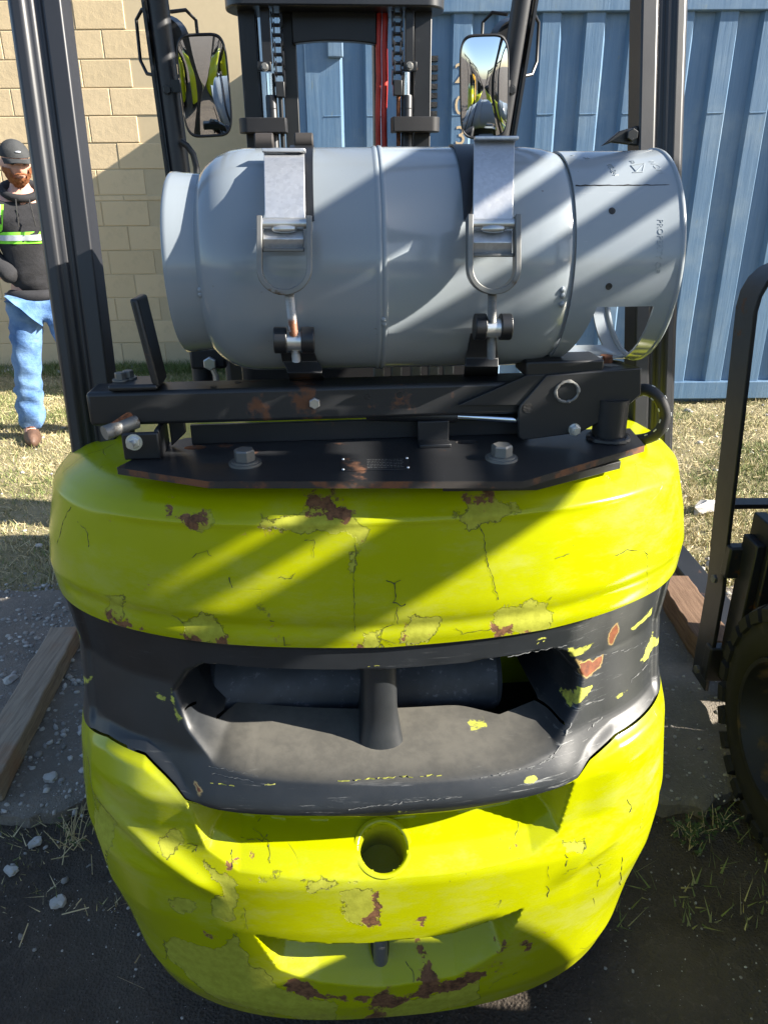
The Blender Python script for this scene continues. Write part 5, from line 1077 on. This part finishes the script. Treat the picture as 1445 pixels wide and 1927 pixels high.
# ---- the two straps (they belong to the bracket)
TF = lambda p: toloc(TM @ p)                                  # tank frame -> forklift frame
def strap(name, top, band, eye, pinx, pin_y, cam, bail, rod, trun, leg, back):
    st = empty('tank_strap', (0, 0, 0)); st.parent = F
    S = lambda px, py, r_: TF(tpt(*tcyl(px, py, r_), r_))
    # black band over the far side of the tank
    xb = tcyl(back[0], 330, .157)[0]; w = .016; m = MB(); prof_ = []
    for i in range(57):
        al = R(24+240*i/56); prof_.append([TF(tpt(xb+dx, al, rr_)) for dx, rr_ in ((-w, .1562), (w, .1562), (w, .1588), (-w, .1588))])
    vs = [v for q_ in prof_ for v in q_]; m.add(vs, [(i*4+j, i*4+(j+1) % 4, i*4+4+(j+1) % 4, i*4+4+j) for i in range(56) for j in range(4)]+[(0, 1, 2, 3)])
    m.build('strap_band', M['black'], st, smooth=30)
    # galvanised lever strap
    L = []
    for (y_, r_) in band:
        L.append((S(top[0]+(top[2]-top[0])*(y_-band[0][0])/120, y_, r_), S(top[1]+(top[3]-top[1])*(y_-band[0][0])/120, y_, r_)))
    m = MB(); vs = []
    for a, b in L: nrm = Vector((0, -1, .25)).normalized()*.004; vs += [a, b, b+nrm, a+nrm]
    n = len(L); m.add(vs, [(i*4+j, i*4+(j+1) % 4, i*4+4+(j+1) % 4, i*4+4+j) for i in range(n-1) for j in range(4)]+[(3, 2, 1, 0), tuple(range(4*n-4, 4*n))])
    m.build('lever_strap', M['galv'], st, smooth=30, bevel=.0008)
    a, b = L[0]; m = MB(); m.bar([a+Vector((-.001, -.010, .004)), b+Vector((.002, -.010, .004))], .016, .0045, (0, .1, 1)); m.build('lever_lip', M['galv'], st, bevel=.0012)
    # pin, cam, bail, threaded rod
    p0, p1 = S(pinx[0], pin_y, .186), S(pinx[1], pin_y, .186); m = MB(); m.cyl(p0, p1, .0062, n=18); m.build('strap_pin', M['zinc'], st)
    m = MB(); c = (p0+p1)/2; m.lathe([(-.016, 0), (-.013, .0035), (-.004, .0052), (.006, .0050), (.013, .0036), (.016, 0)], Matrix.Translation(c+Vector((0, -.004, -.006))), 10); m.build('weld_bead', M['zinc'], st)
    x0, x1, y0, y1 = cam; q = [S(x0, y0, .181), S(x1, y0, .181), S(x1+1, (y0+y1)/2, .190), S(x0-1, (y0+y1)/2, .190), S(x1, y1, .183), S(x0, y1, .183)]
    m = MB(); inn = Vector((0, .004, 0)); m.add([q[0], q[1], q[2], q[3], q[4], q[5]]+[v+inn for v in q], [(0, 1, 2, 3), (3, 2, 4, 5), (7, 6, 9, 8), (8, 9, 11, 10), (0, 3, 9, 6), (3, 5, 11, 9), (1, 7, 8, 2), (2, 8, 10, 4), (0, 6, 7, 1), (5, 4, 10, 11)])
    m.build('strap_cam', M['galv'], st, smooth=50, bevel=.001)
    a, b = S(x0-1, y1+2, .186), S(x1+2, y1+2, .186); m = MB(); m.bar([a, b], .012, .004, (0, 0, 1)); m.build('cam_lip', M['grey_steel'], st, bevel=.001)
    pts = []; bl, br, bt, bb = bail; cx_ = (bl+br)/2; hw = (br-bl)/2-5
    for y_ in np.linspace(bt, bb-50, 5): pts.append((cx_-hw, y_, .187+.006*(y_-bt)/(bb-bt)))
    for k_ in range(1, 16): u = math.pi*k_/16; pts.append((cx_-hw*math.cos(u), bb-50+44*math.sin(u), .192+.004*math.sin(u)))
    for y_ in np.linspace(bb-50, bt, 5): pts.append((cx_+hw, y_, .187+.006*(y_-bt)/(bb-bt)))
    P = [S(*p_) for p_ in pts]; m = MB(); m.bar(P, .007, .018, (0, -1, .1)); m.build('strap_bail', M['grey_steel'], st, smooth=30, bevel=.001)
    a, b = S(rod[0], rod[1], .193), S(rod[2], rod[3], .190); m = MB(); n = 92; rs = [.0062 if i % 2 else .0050 for i in range(n)]
    m.tube([a+(b-a)*i/(n-1) for i in range(n)], rs, 10); m.build('threaded_rod', M['grey_steel'] if not eye else M['rusty_rod'], st, smooth=60)
    tx0, tx1, ty_ = trun; g0, g1 = (tx0+tx1)/2-13, (tx0+tx1)/2+13; m = MB()
    for e0, e1 in ((tx0, g0), (g1, tx1)): m.cyl(S(e0, ty_, .182), S(e1, ty_, .182), .0175, n=26)
    m.build('trunnion', M['black'], st, bevel=.0015); m = MB(); m.cyl(S(g0-2, ty_+2, .184), S(g1+2, ty_+2, .184), .0125, n=20); m.build('trunnion_nut', M['zinc'], st)
    # black saddle that curls from the beam to the trunnion
    vs = []; n = len(leg)
    for (xa_, xb_, y_, r_) in leg:
        a, b = S(xa_, y_, r_), S(xb_, y_, r_); nn = Vector((0, .006, 0)); vs += [a, b, b+nn, a+nn]
    m = MB(); m.add(vs, [(i*4+j, i*4+(j+1) % 4, i*4+4+(j+1) % 4, i*4+4+j) for i in range(n-1) for j in range(4)]+[(0, 1, 2, 3), tuple(range(4*n-1, 4*n-5, -1))])
    m.build('strap_saddle', M['black_rusty'], st, smooth=30, bevel=.0015)
    return st
t = NT('half_rusted_thread'); gz = t.n('ShaderNodeSeparateXYZ'); t.l(t.coord(), gz.inputs[0])
f = t.math('MULTIPLY', t.ramp(gz.outputs[2], 1.345, 1.352, 1, 0), t.ramp(gz.outputs[2], 1.305, 1.312)); t.set(Base_Color=t.mix(t.math('MULTIPLY', f, t.ramp(t.noise(90), .3, .5)), (.45, .44, .42), (.20, .075, .03)), Metallic=t.mixf(f, .7, .1), Roughness=.5); M['rusty_rod'] = t.m
strap('tank_strap', (497, 573, 499, 575), [(291, .163), (300, .176), (330, .183), (370, .184), (412, .184)], True, (486, 584), 421, (496, 571, 431, 468), (484, 587, 410, 556), (545, 554, 558, 678), (516, 592, 640),
      [(528, 592, 664, .166), (531, 598, 680, .160), (538, 607, 692, .170), (541, 606, 702, .180), (546, 611, 736, .172)], (566,))
strap('tank_strap', (891, 967, 889, 964), [(268, .172), (290, .180), (330, .185), (370, .185), (414, .185)], False, (880, 974), 421, (889, 963, 434, 478), (878, 977, 407, 555), (926, 552, 924, 672), (892, 961, 615),
      [(886, 934, 628, .164), (880, 936, 660, .160), (876, 938, 674, .166), (875, 938, 690, .180), (873, 937, 724, .172)], (889,))
x, al = tcyl(510, 276, .158)                        # rubber pads at the top of the near strap
for dx in (-.010, .045):
    c = tpt(x+dx, R(86), .163); m = MB(); m.cyl(TF(c+Vector((-.013, 0, 0))), TF(c+Vector((.013, 0, 0))), .011, n=18); m.build('strap_pad', M['pad'], F, bevel=.002)

# ------------------------------------------------------------------ forklifts parked around
def simple_forklift(loc, rz, label, lime, group=None):
    N = empty('forklift', loc, rz, label, 'forklift', group)
    nc, rows = 40, []; phs = np.linspace(-math.pi/2, math.pi/2, nc)
    for z_ in (1.118, 1.10, 1.05, .95, .8, .7, .6, .5, .35, .15):
        W, C = float(cwW(z_)), float(cwC(z_)); q = np.sign(phs)*np.abs(np.sin(phs))**(2/NE); r_ = 1-np.abs(np.cos(phs))**(2/NE)
        rows.append([(-W, C+LE+.4, z_)]+[(W*a, C+LE*b, z_) for a, b in zip(q, r_)]+[(W, C+LE+.4, z_)])
    V = [v for r_ in rows for v in r_]; n = nc+2; Fq = [(i*n+j, (i+1)*n+j, (i+1)*n+j+1, i*n+j+1) for i in range(len(rows)-1) for j in range(n-1)]+[tuple(range(n))]
    m = MB(); m.add(V, Fq); m.build('counterweight', lime, N)
    machine_body(N, lime, 1.30)
    for s in (-1, 1):
        wheel(N, s*.465, 1.87, .312, .20, s); wheel(N, s*.40, .50, .26, .16, s)
        m = MB(); m.bar([(s*.50, .50, 1.05), (GXL if s < 0 else GXR, .46, 2.10)], .08, .06, (0, 1, 0)); m.build('rear_pillar', M['pillar'], N, bevel=.006)
        m = MB(); m.tube([(s*.45, 1.95, .45), (s*.46, 1.78, 1.3), (GXL if s < 0 else GXR, 1.55, 2.1)], .028, 12); m.build('front_pillar', M['pillar'], N)
        m = MB(); x0, x1 = sorted((s*.33, s*.40)); m.box(x0, x1, 2.2, 2.22, .1, 2.1); m.box(*sorted((s*.385, s*.40)), 2.22, 2.34, .1, 2.1); m.box(x0, x1, 2.34, 2.36, .1, 2.1); m.build('mast_channel', M['black_rusty'], N, bevel=.003)
        m = MB(); m.cyl((s*.28, 2.26, .2), (s*.28, 2.26, 1.75), .03, n=16); m.build('lift_cylinder', M['black'], N)
    m = MB()
    for x in (GXL, GXR): m.bar([(x, GY0, 2.12), (x, GY1, 2.12)], .05, .09, (0, 0, 1))
    m.bar([(GXL, GY0, 2.12), (GXR, GY0, 2.12)], .07, .05, (0, 0, 1)); m.bar([(GXL, GY1, 2.12), (GXR, GY1, 2.12)], .07, .05, (0, 0, 1)); m.build('guard_frame', M['pillar'], N, bevel=.005)
    m = MB(); m.box(GXL+.03, .21, GY0+.03, GY0+.75, 2.135, 2.145); m.build('shade_panel', M['pillar'], N, bevel=.002)  # unseen sheet, added to shade the near counterweight's upper left
    for i in range(5):
        x = GXL+.18+i*.14; T_ = Matrix.Translation((x, 0, 2.12)) @ Matrix.Rotation(R(0), 4, 'Y'); m = MB(); m.box(-.006, .006, GY0+.03, GY1-.03, -.020, .020, T_); m.build('guard_bar', M['pillar'], N)
    for z_ in (1.0, 1.95): m = MB(); m.box(-.40, .40, 2.21, 2.26, z_, z_+.11); m.build('mast_crossmember', M['black'], N, bevel=.004)
    m = MB(); m.box(-.50, .50, 2.37, 2.41, .46, .56); m.box(-.50, .50, 2.37, 2.41, .10, .22); m.box(-.42, .42, 2.34, 2.37, .12, .5); m.build('carriage', M['black_rusty'], N, bevel=.006)
    for s in (-1, 1):
        for k_, (xa, xb, ya, yb_, za, zb2) in enumerate(((.405, .44, 2.28, 2.40, .10, .66), (.44, .465, 2.30, 2.385, .12, .60), (.33, .40, 2.37, 2.42, .06, .50), (.41, .47, 2.39, 2.43, .50, .535))):
            x0, x1 = sorted((s*xa, s*xb)); m = MB(); m.box(x0, x1, ya, yb_, za, zb2); m.build('carriage_plate', M['black_rusty'], N, bevel=.004)
    for x in (-.36, .30): m = MB(); m.box(x, x+.07, 2.355, 2.43, .55, .60); m.build('fork_hook', M['grey_steel'], N, bevel=.004)
    # load backrest: bent flat bar, rails
    yb, w = 2.43, .105; pts = [(-.485, yb, .06), (-.490, yb, .40), (-.495, yb+.02, .56), (-.535, yb+.03, 1.21), (-.531, yb+.03, 1.25), (-.517, yb+.03, 1.283), (-.495, yb+.03, 1.306), (-.465, yb+.03, 1.320), (-.43, yb+.03, 1.324), (.40, yb+.03, 1.324), (.45, yb+.03, 1.310), (.478, yb+.03, 1.27), (.485, yb+.03, 1.21), (.485, yb+.02, .56), (.50, yb, .40), (.50, yb, .06)]
    m = MB(); m.bar(pts, .012, w, (0, 1, 0)); lb_ = m.build('load_backrest', M['black_rusty'], N, smooth=25, bevel=.002)
    m = MB(); m.bar([(-.48, yb+.03, .66), (.48, yb+.03, .66)], .014, .05, (0, 1, 0)); m.build('backrest_rail', M['black'], lb_)
    for x in (-.27, -.02, .23): m = MB(); m.bar([(x, yb+.03, .66), (x, yb+.03, 1.32)], .012, .05, (0, 1, 0)); m.build('backrest_bar', M['black'], lb_)
    for z_ in (.44, .12):
        for s in (-1, 1): m = MB(); m.hexbolt((s*.507, yb-.02, z_), (s, -.1, 0), .014, .010); m.build('backrest_bolt', M['grey_steel'], lb_, smooth=25)
    return N
GY0, GY1 = .42, 1.60; GXL, GXR = -.345, .50
NB = simple_forklift((1.485, -.47, 0), R(0), 'dark forklift at the right edge with black load backrest and knobbly tyre', M['lime_plain'])
tb = empty('gas_tank', (1.485, -.47+.33, 1.40), 0, 'grey gas tank on the neighbouring forklift beyond the right edge', 'gas tank'); tank_parts(tb)
# the row across the yard, seen in the mirrors
B1 = simple_forklift((-.9, -4.2, 0), R(176), 'lime forklift across the yard, seen only in the left mirror', M['lime_plain'], 'forklifts parked across the yard')
for (x, y, a, lab) in ((.7, -4.4, 183, 'lime forklift across the yard behind the camera, seen in the mirrors'), (2.4, -4.3, 178, 'lime forklift at the far end of the row across the yard'), (-2.6, -4.5, 181, 'lime forklift at the near end of the row across the yard')):
    c = copy_tree(B1); c.location = (x, y, 0); c.rotation_euler = (0, 0, R(a)); c['label'] = lab
YF = simple_forklift((-3.2, -9.5, 0), R(150), 'yellow forklift far across the yard, reflected in the left mirror', M['yellow'])

# ------------------------------------------------------------------ the person by the wall
PX0, PY0 = -2.12, 4.78
def yawed(p, a, c=(0, 0)): s_, c_ = math.sin(a), math.cos(a); x, y = p[0]-c[0], p[1]-c[1]; return (c[0]+x*c_-y*s_, c[1]+x*s_+y*c_, p[2])
sk = [(0, 0, .96), (0, .01, 1.12), (0, .01, 1.34), (0, .005, 1.46), (0, -.01, 1.53), (0, -.02, 1.60),
      (-.17, .02, 1.43), (-.255, .04, 1.17), (-.19, -.05, 1.05), (-.12, -.09, 1.04), (.17, .02, 1.43), (.27, .05, 1.17), (.19, -.05, 1.05), (.12, -.09, 1.04),
      (-.10, 0, .90), (-.15, -.02, .50), (-.20, .02, .11), (-.21, -.11, .05), (.10, 0, .90), (.15, -.02, .50), (.19, .02, .11), (.20, -.11, .05)]
ed = [(0, 1), (1, 2), (2, 3), (3, 4), (4, 5), (3, 6), (6, 7), (7, 8), (8, 9), (3, 10), (10, 11), (11, 12), (12, 13), (0, 14), (14, 15), (15, 16), (16, 17), (0, 18), (18, 19), (19, 20), (20, 21)]
rd = [(.12, .09), (.13, .095), (.17, .115), (.11, .085), .055, .055, .065, .045, .026, .022, .065, .045, .026, .022, .088, .060, .042, .040, .088, .060, .042, .040]
pme = skin_mesh(sk, ed, rd, 1)
# head: shaped sphere with brow, nose, lips, chin and ears
hb = bmesh.new(); bmesh.ops.create_uvsphere(hb, u_segments=48, v_segments=36, radius=1)
G = lambda x, c, s: math.exp(-((x-c)/s)**2)
for v in hb.verts:
    x, y, z_ = v.co; fr = max(0, -y)
    X, Y, Z = x*.074*(1-.18*max(0, -z_)**1.5), y*.096, z_*.118
    if fr > 0:
        nx_ = G(X, 0, .013); Y -= .020*nx_*G(Z, -.018, .022)*fr; Y -= .006*G(X, 0, .012)*G(Z, .010, .02)
        Y += .012*(G(X, -.030, .015)+G(X, .030, .015))*G(Z, .008, .011); Y -= .006*G(abs(X), .028, .025)*G(Z, .028, .010)
        Y -= .007*G(X, 0, .022)*G(Z, -.058, .008); Y += .005*G(X, 0, .026)*G(Z, -.052, .003); Y -= .007*G(X, 0, .025)*G(Z, -.092, .016)
    X += math.copysign(.010, X)*G(abs(x), 1, .12)*G(Z, -.005, .028)*G(Y, .008, .018)*1.3
    v.co = (X, Y, Z)
HC3, HY, HP = Vector((.0, -.045, 1.665)), R(10), R(-9)
HM = Matrix.Translation(HC3) @ Matrix.Rotation(HY, 4, 'Z') @ Matrix.Rotation(-HP, 4, 'X')
bmesh.ops.transform(hb, matrix=HM, verts=hb.verts)
hb.from_mesh(pme); pm2 = bpy.data.meshes.new('person'); hb.to_mesh(pm2); hb.free()
person = link_mesh('person', pm2, M['skin'], smooth=180); person.location = (PX0, PY0, 0); person.rotation_euler = (0, 0, R(24))
tag(person, 'person in dark cap, black hoodie with hi-vis tape and blue jeans, standing by the wall', 'person')
def pchild(name, me, m, **k): return link_mesh(name, me, m, person, **k)
# hoodie and jeans grown on the same skeleton, a little larger
hk = [0, 1, 2, 3, 6, 7, 8, 10, 11, 12]; hv = [sk[i] for i in hk]; hv[0] = (0, 0, .97); hv[8] = hv[8]
hv[0] = (0, 0, .90); hv[6] = (-.11, -.11, 1.03); hv[9] = (.11, -.11, 1.03)
hm = skin_mesh(hv, [(0, 1), (1, 2), (2, 3), (3, 4), (4, 5), (5, 6), (3, 7), (7, 8), (8, 9)], [(.178, .14), (.175, .145), (.195, .15), (.15, .125), .092, .070, .058, .092, .070, .058], 2)
for v in hm.vertices:
    f = .009*math.sin(v.co.z*40+v.co.x*24+math.sin(v.co.x*30))+.004*math.sin(v.co.x*60-v.co.z*25); r_ = Vector((v.co.x, v.co.y, 0)); v.co += r_.normalized()*f*(1 if abs(v.co.x) < .24 else .5) if r_.length > .03 else Vector()
hood = pchild('hoodie', hm, M['hoodie'], smooth=180)
m = MB(); ring = [Vector((.098*math.cos(u), .0+.090*math.sin(u), 1.525-.045*max(0, -math.sin(u))+.02*max(0, math.sin(u)))) for u in [i/24*2*math.pi for i in range(25)]]; m.tube(ring, [.022+.026*max(0, math.sin(i/24*2*math.pi)) for i in range(25)], 12); m.build('hood', M['hoodie'], person, smooth=180)
m = MB(); ring = [Vector((.152*math.cos(u), .112*math.sin(u), .935)) for u in [i/32*2*math.pi for i in range(33)]]; m.tube(ring, .034, 10); m.build('hem', M['hoodie'], person, smooth=180)
for s in (-1, 1): m = MB(); m.tube([(s*.035, -.150, 1.475), (s*.040, -.172, 1.42), (s*.042, -.182, 1.37), (s*.046, -.186, 1.33)], .0042, 6); m.build('drawstring', M['dark'], person)
jk = [(0, 0, .95), (-.095, 0, .86), (-.15, -.025, .50), (-.195, .005, .075), (.095, 0, .86), (.15, -.025, .50), (.185, .005, .075)]
jm = skin_mesh(jk, [(0, 1), (1, 2), (2, 3), (0, 4), (4, 5), (5, 6)], [(.16, .125), (.115, .115), .086, (.076, .092), (.115, .115), .086, (.076, .092)], 3)
for v in jm.vertices:
    z_ = v.co.z; s_ = -1 if v.co.x < 0 else 1; f = .011*math.sin(z_*58+v.co.y*34+v.co.x*22+1.5*math.sin(z_*17))*(1 if z_ < .38 else .5)+.005*math.sin(z_*37-v.co.y*44); v.co.x += f*s_*(1 if v.co.x*s_ > .14 else -.5); v.co.y += f
pchild('jeans', jm, M['denim'], smooth=180)
for s in (-1, 1):
    x = s*.20; m = MB(); rs = []; bm = bmesh.new(); bmesh.ops.create_uvsphere(bm, u_segments=24, v_segments=14, radius=1)
    for v in bm.verts:
        X, Y, Z = v.co.x*.052, v.co.y*.145, v.co.z*.058
        if Y > .02: Z *= 1+1.1*min(1, (Y-.02)/.08)
        Z = max(Z, -.048); X *= 1-.12*max(0, -Y/.145); v.co = (X+x, Y-.055, Z+.05)
    bme = bpy.data.meshes.new('boot'); bm.to_mesh(bme); bm.free(); bt = pchild('boot', bme, M['boot'], smooth=180)
    m = MB(); ol = [(x+.054*math.cos(u)*(1-.1*max(0, -math.sin(u))), -.055+.150*math.sin(u), 0) for u in [i/24*2*math.pi for i in range(24)]]; m.prism(ol, (0, 0, .02)); m.build('sole', M['dark'], bt, bevel=.003)
    for k_ in range(4): zz_ = .098+.012*k_; m = MB(); m.tube([(x-.022, -.085+.018*k_, zz_-.008), (x, -.098+.018*k_, zz_), (x+.022, -.085+.018*k_, zz_-.008)], .003, 5); m.build('lace', M['rust'], bt)
# cap, beard, eyes
cm = bmesh.new(); bmesh.ops.create_uvsphere(cm, u_segments=40, v_segments=24, radius=1)
bmesh.ops.delete(cm, geom=[v for v in cm.verts if v.co.z < .05], context='VERTS')
for v in cm.verts: v.co = (v.co.x*.086, v.co.y*.106+.004, v.co.z*.098*(1-.12*max(0, -v.co.y))+.030)
bmesh.ops.transform(cm, matrix=HM, verts=cm.verts); cme = bpy.data.meshes.new('cap'); cm.to_mesh(cme); cm.free(); cap = pchild('cap', cme, M['cap'], smooth=180)
m = MB(); ga = []
for i in range(15):
    u = -1.15+2.3*i/14; ga.append(((.084*math.sin(u), -.104*math.cos(u)+.004, .036), (.080*math.sin(u), -.104*math.cos(u)-.060*math.cos(u*1.1)**.7, .026-.018*math.sin(u)**2)))
vs = []
for a, b in ga: vs += [HM @ Vector(a), HM @ Vector(b), HM @ (Vector(b)-Vector((0, 0, .004))), HM @ (Vector(a)-Vector((0, 0, .004)))]
m.add(vs, [(i*4+j, i*4+(j+1) % 4, i*4+4+(j+1) % 4, i*4+4+j) for i in range(14) for j in range(4)]+[(0, 1, 2, 3), (59, 58, 57, 56)]); m.build('brim', M['cap'], cap, smooth=60)
m = MB(); m.lathe([(-.016, 0), (-.010, .004), (0, .0052), (.010, .004), (.016, 0)], HM @ Matrix.Translation((.004, -.094, .072)), 8); m.build('cap_badge', M['reflect'], cap)
bb_ = bmesh.new(); bmesh.ops.create_uvsphere(bb_, u_segments=44, v_segments=30, radius=1)
bmesh.ops.delete(bb_, geom=[v for v in bb_.verts if v.co.z > -.10 or v.co.y > .25 or (v.co.z > -.46 and abs(v.co.x) < .62+.6*(v.co.z+.10) and v.co.y < 0)], context='VERTS')
for v in bb_.verts:
    x, y, z_ = v.co; n_ = .004*math.sin(x*41+z_*37)+.004*math.sin(z_*63-x*29); v.co = (x*(.080+n_)*(1-.16*max(0, -z_)**1.5), y*(.106+n_)-.004, z_*(.130+n_))
bmesh.ops.transform(bb_, matrix=HM, verts=bb_.verts); bme = bpy.data.meshes.new('beard'); bb_.to_mesh(bme); bb_.free(); pchild('beard', bme, M['beard'], smooth=180)
m = MB()
m.tube([HM @ Vector(p) for p in ((-.032, -.098, -.046), (-.014, -.109, -.040), (0, -.112, -.041), (.014, -.109, -.040), (.032, -.098, -.046))], [.004, .0065, .006, .0065, .004], 7); m.build('moustache', M['beard'], person)
for s in (-1, 1): m = MB(); m.tube([HM @ Vector(p) for p in ((s*.018, -.0885, .024), (s*.032, -.088, .028), (s*.046, -.078, .024))], .0036, 6); m.build('eyebrow', M['beard'], person)
for s in (-1, 1): m = MB(); m.lathe([(-.010, 0), (-.007, .0035), (0, .0048), (.007, .0035), (.010, 0)], HM @ Matrix.Translation((s*.030, -.080, .008)), 8); m.build('eye', M['dark'], person)
# hi-vis tape wrapped onto the hoodie
from mathutils.bvhtree import BVHTree
bv = BVHTree.FromPolygons([v.co for v in hm.vertices], [tuple(p.vertices) for p in hm.polygons])
def wrap_ring(z0, z1, name, m_, off):
    vs = []; n = 48
    for zz_ in (z0, z1):
        for i in range(n):
            u = 2*math.pi*i/n; d = Vector((math.cos(u), math.sin(u), 0)); o_ = Vector((0, 0, zz_))
            h = bv.ray_cast(o_, d); rr_ = min((h[0]-o_).length, .225) if h[0] is not None else .2; vs.append(o_+d*(rr_+off))
    m = MB(); m.add(vs, [(i, (i+1) % n, n+(i+1) % n, n+i) for i in range(n)]); return m.build(name, m_, person, smooth=180)
tp_ = wrap_ring(1.235, 1.300, 'hivis_tape', M['hiviz'], .004); wrap_ring(1.252, 1.283, 'reflective_tape', M['reflect'], .012)
for s in (-1,):
    for w, nm, mt, off in ((.034, 'hivis_tape', 'hiviz', .004), (.018, 'reflective_tape', 'reflect', .010)):
        vs = []
        for k_ in range(12):
            zz_ = 1.30+.15*k_/11; xc = s*(.172-.035*k_/11)
            for xx in (xc-w, xc+w):
                h = bv.ray_cast(Vector((xx, -.6, zz_)), Vector((0, 1, 0))); vs.append((h[0] if h[0] is not None else Vector((xx, -.1, zz_)))+Vector((0, -off, 0)))
        m = MB(); m.add(vs, [(2*i, 2*i+1, 2*i+3, 2*i+2) for i in range(11)]); m.build(nm, M[mt], person, smooth=180)
m = MB(); vs = []
for k_ in range(9):
    xx = -.115+.23*k_/8; z_top = 1.145-.0; h0 = bv.ray_cast(Vector((xx*.72, -.6, z_top)), Vector((0, 1, 0))); h1 = bv.ray_cast(Vector((xx, -.6, .985)), Vector((0, 1, 0)))
    vs += [(h0[0] or Vector((xx, -.15, z_top)))+Vector((0, -.010, 0)), (h1[0] or Vector((xx, -.15, .985)))+Vector((0, -.012, 0))]
m.add(vs, [(2*i, 2*i+2, 2*i+3, 2*i+1) for i in range(8)]) if False else None; 0 and m.build('pocket', M['hoodie'], person, smooth=180)
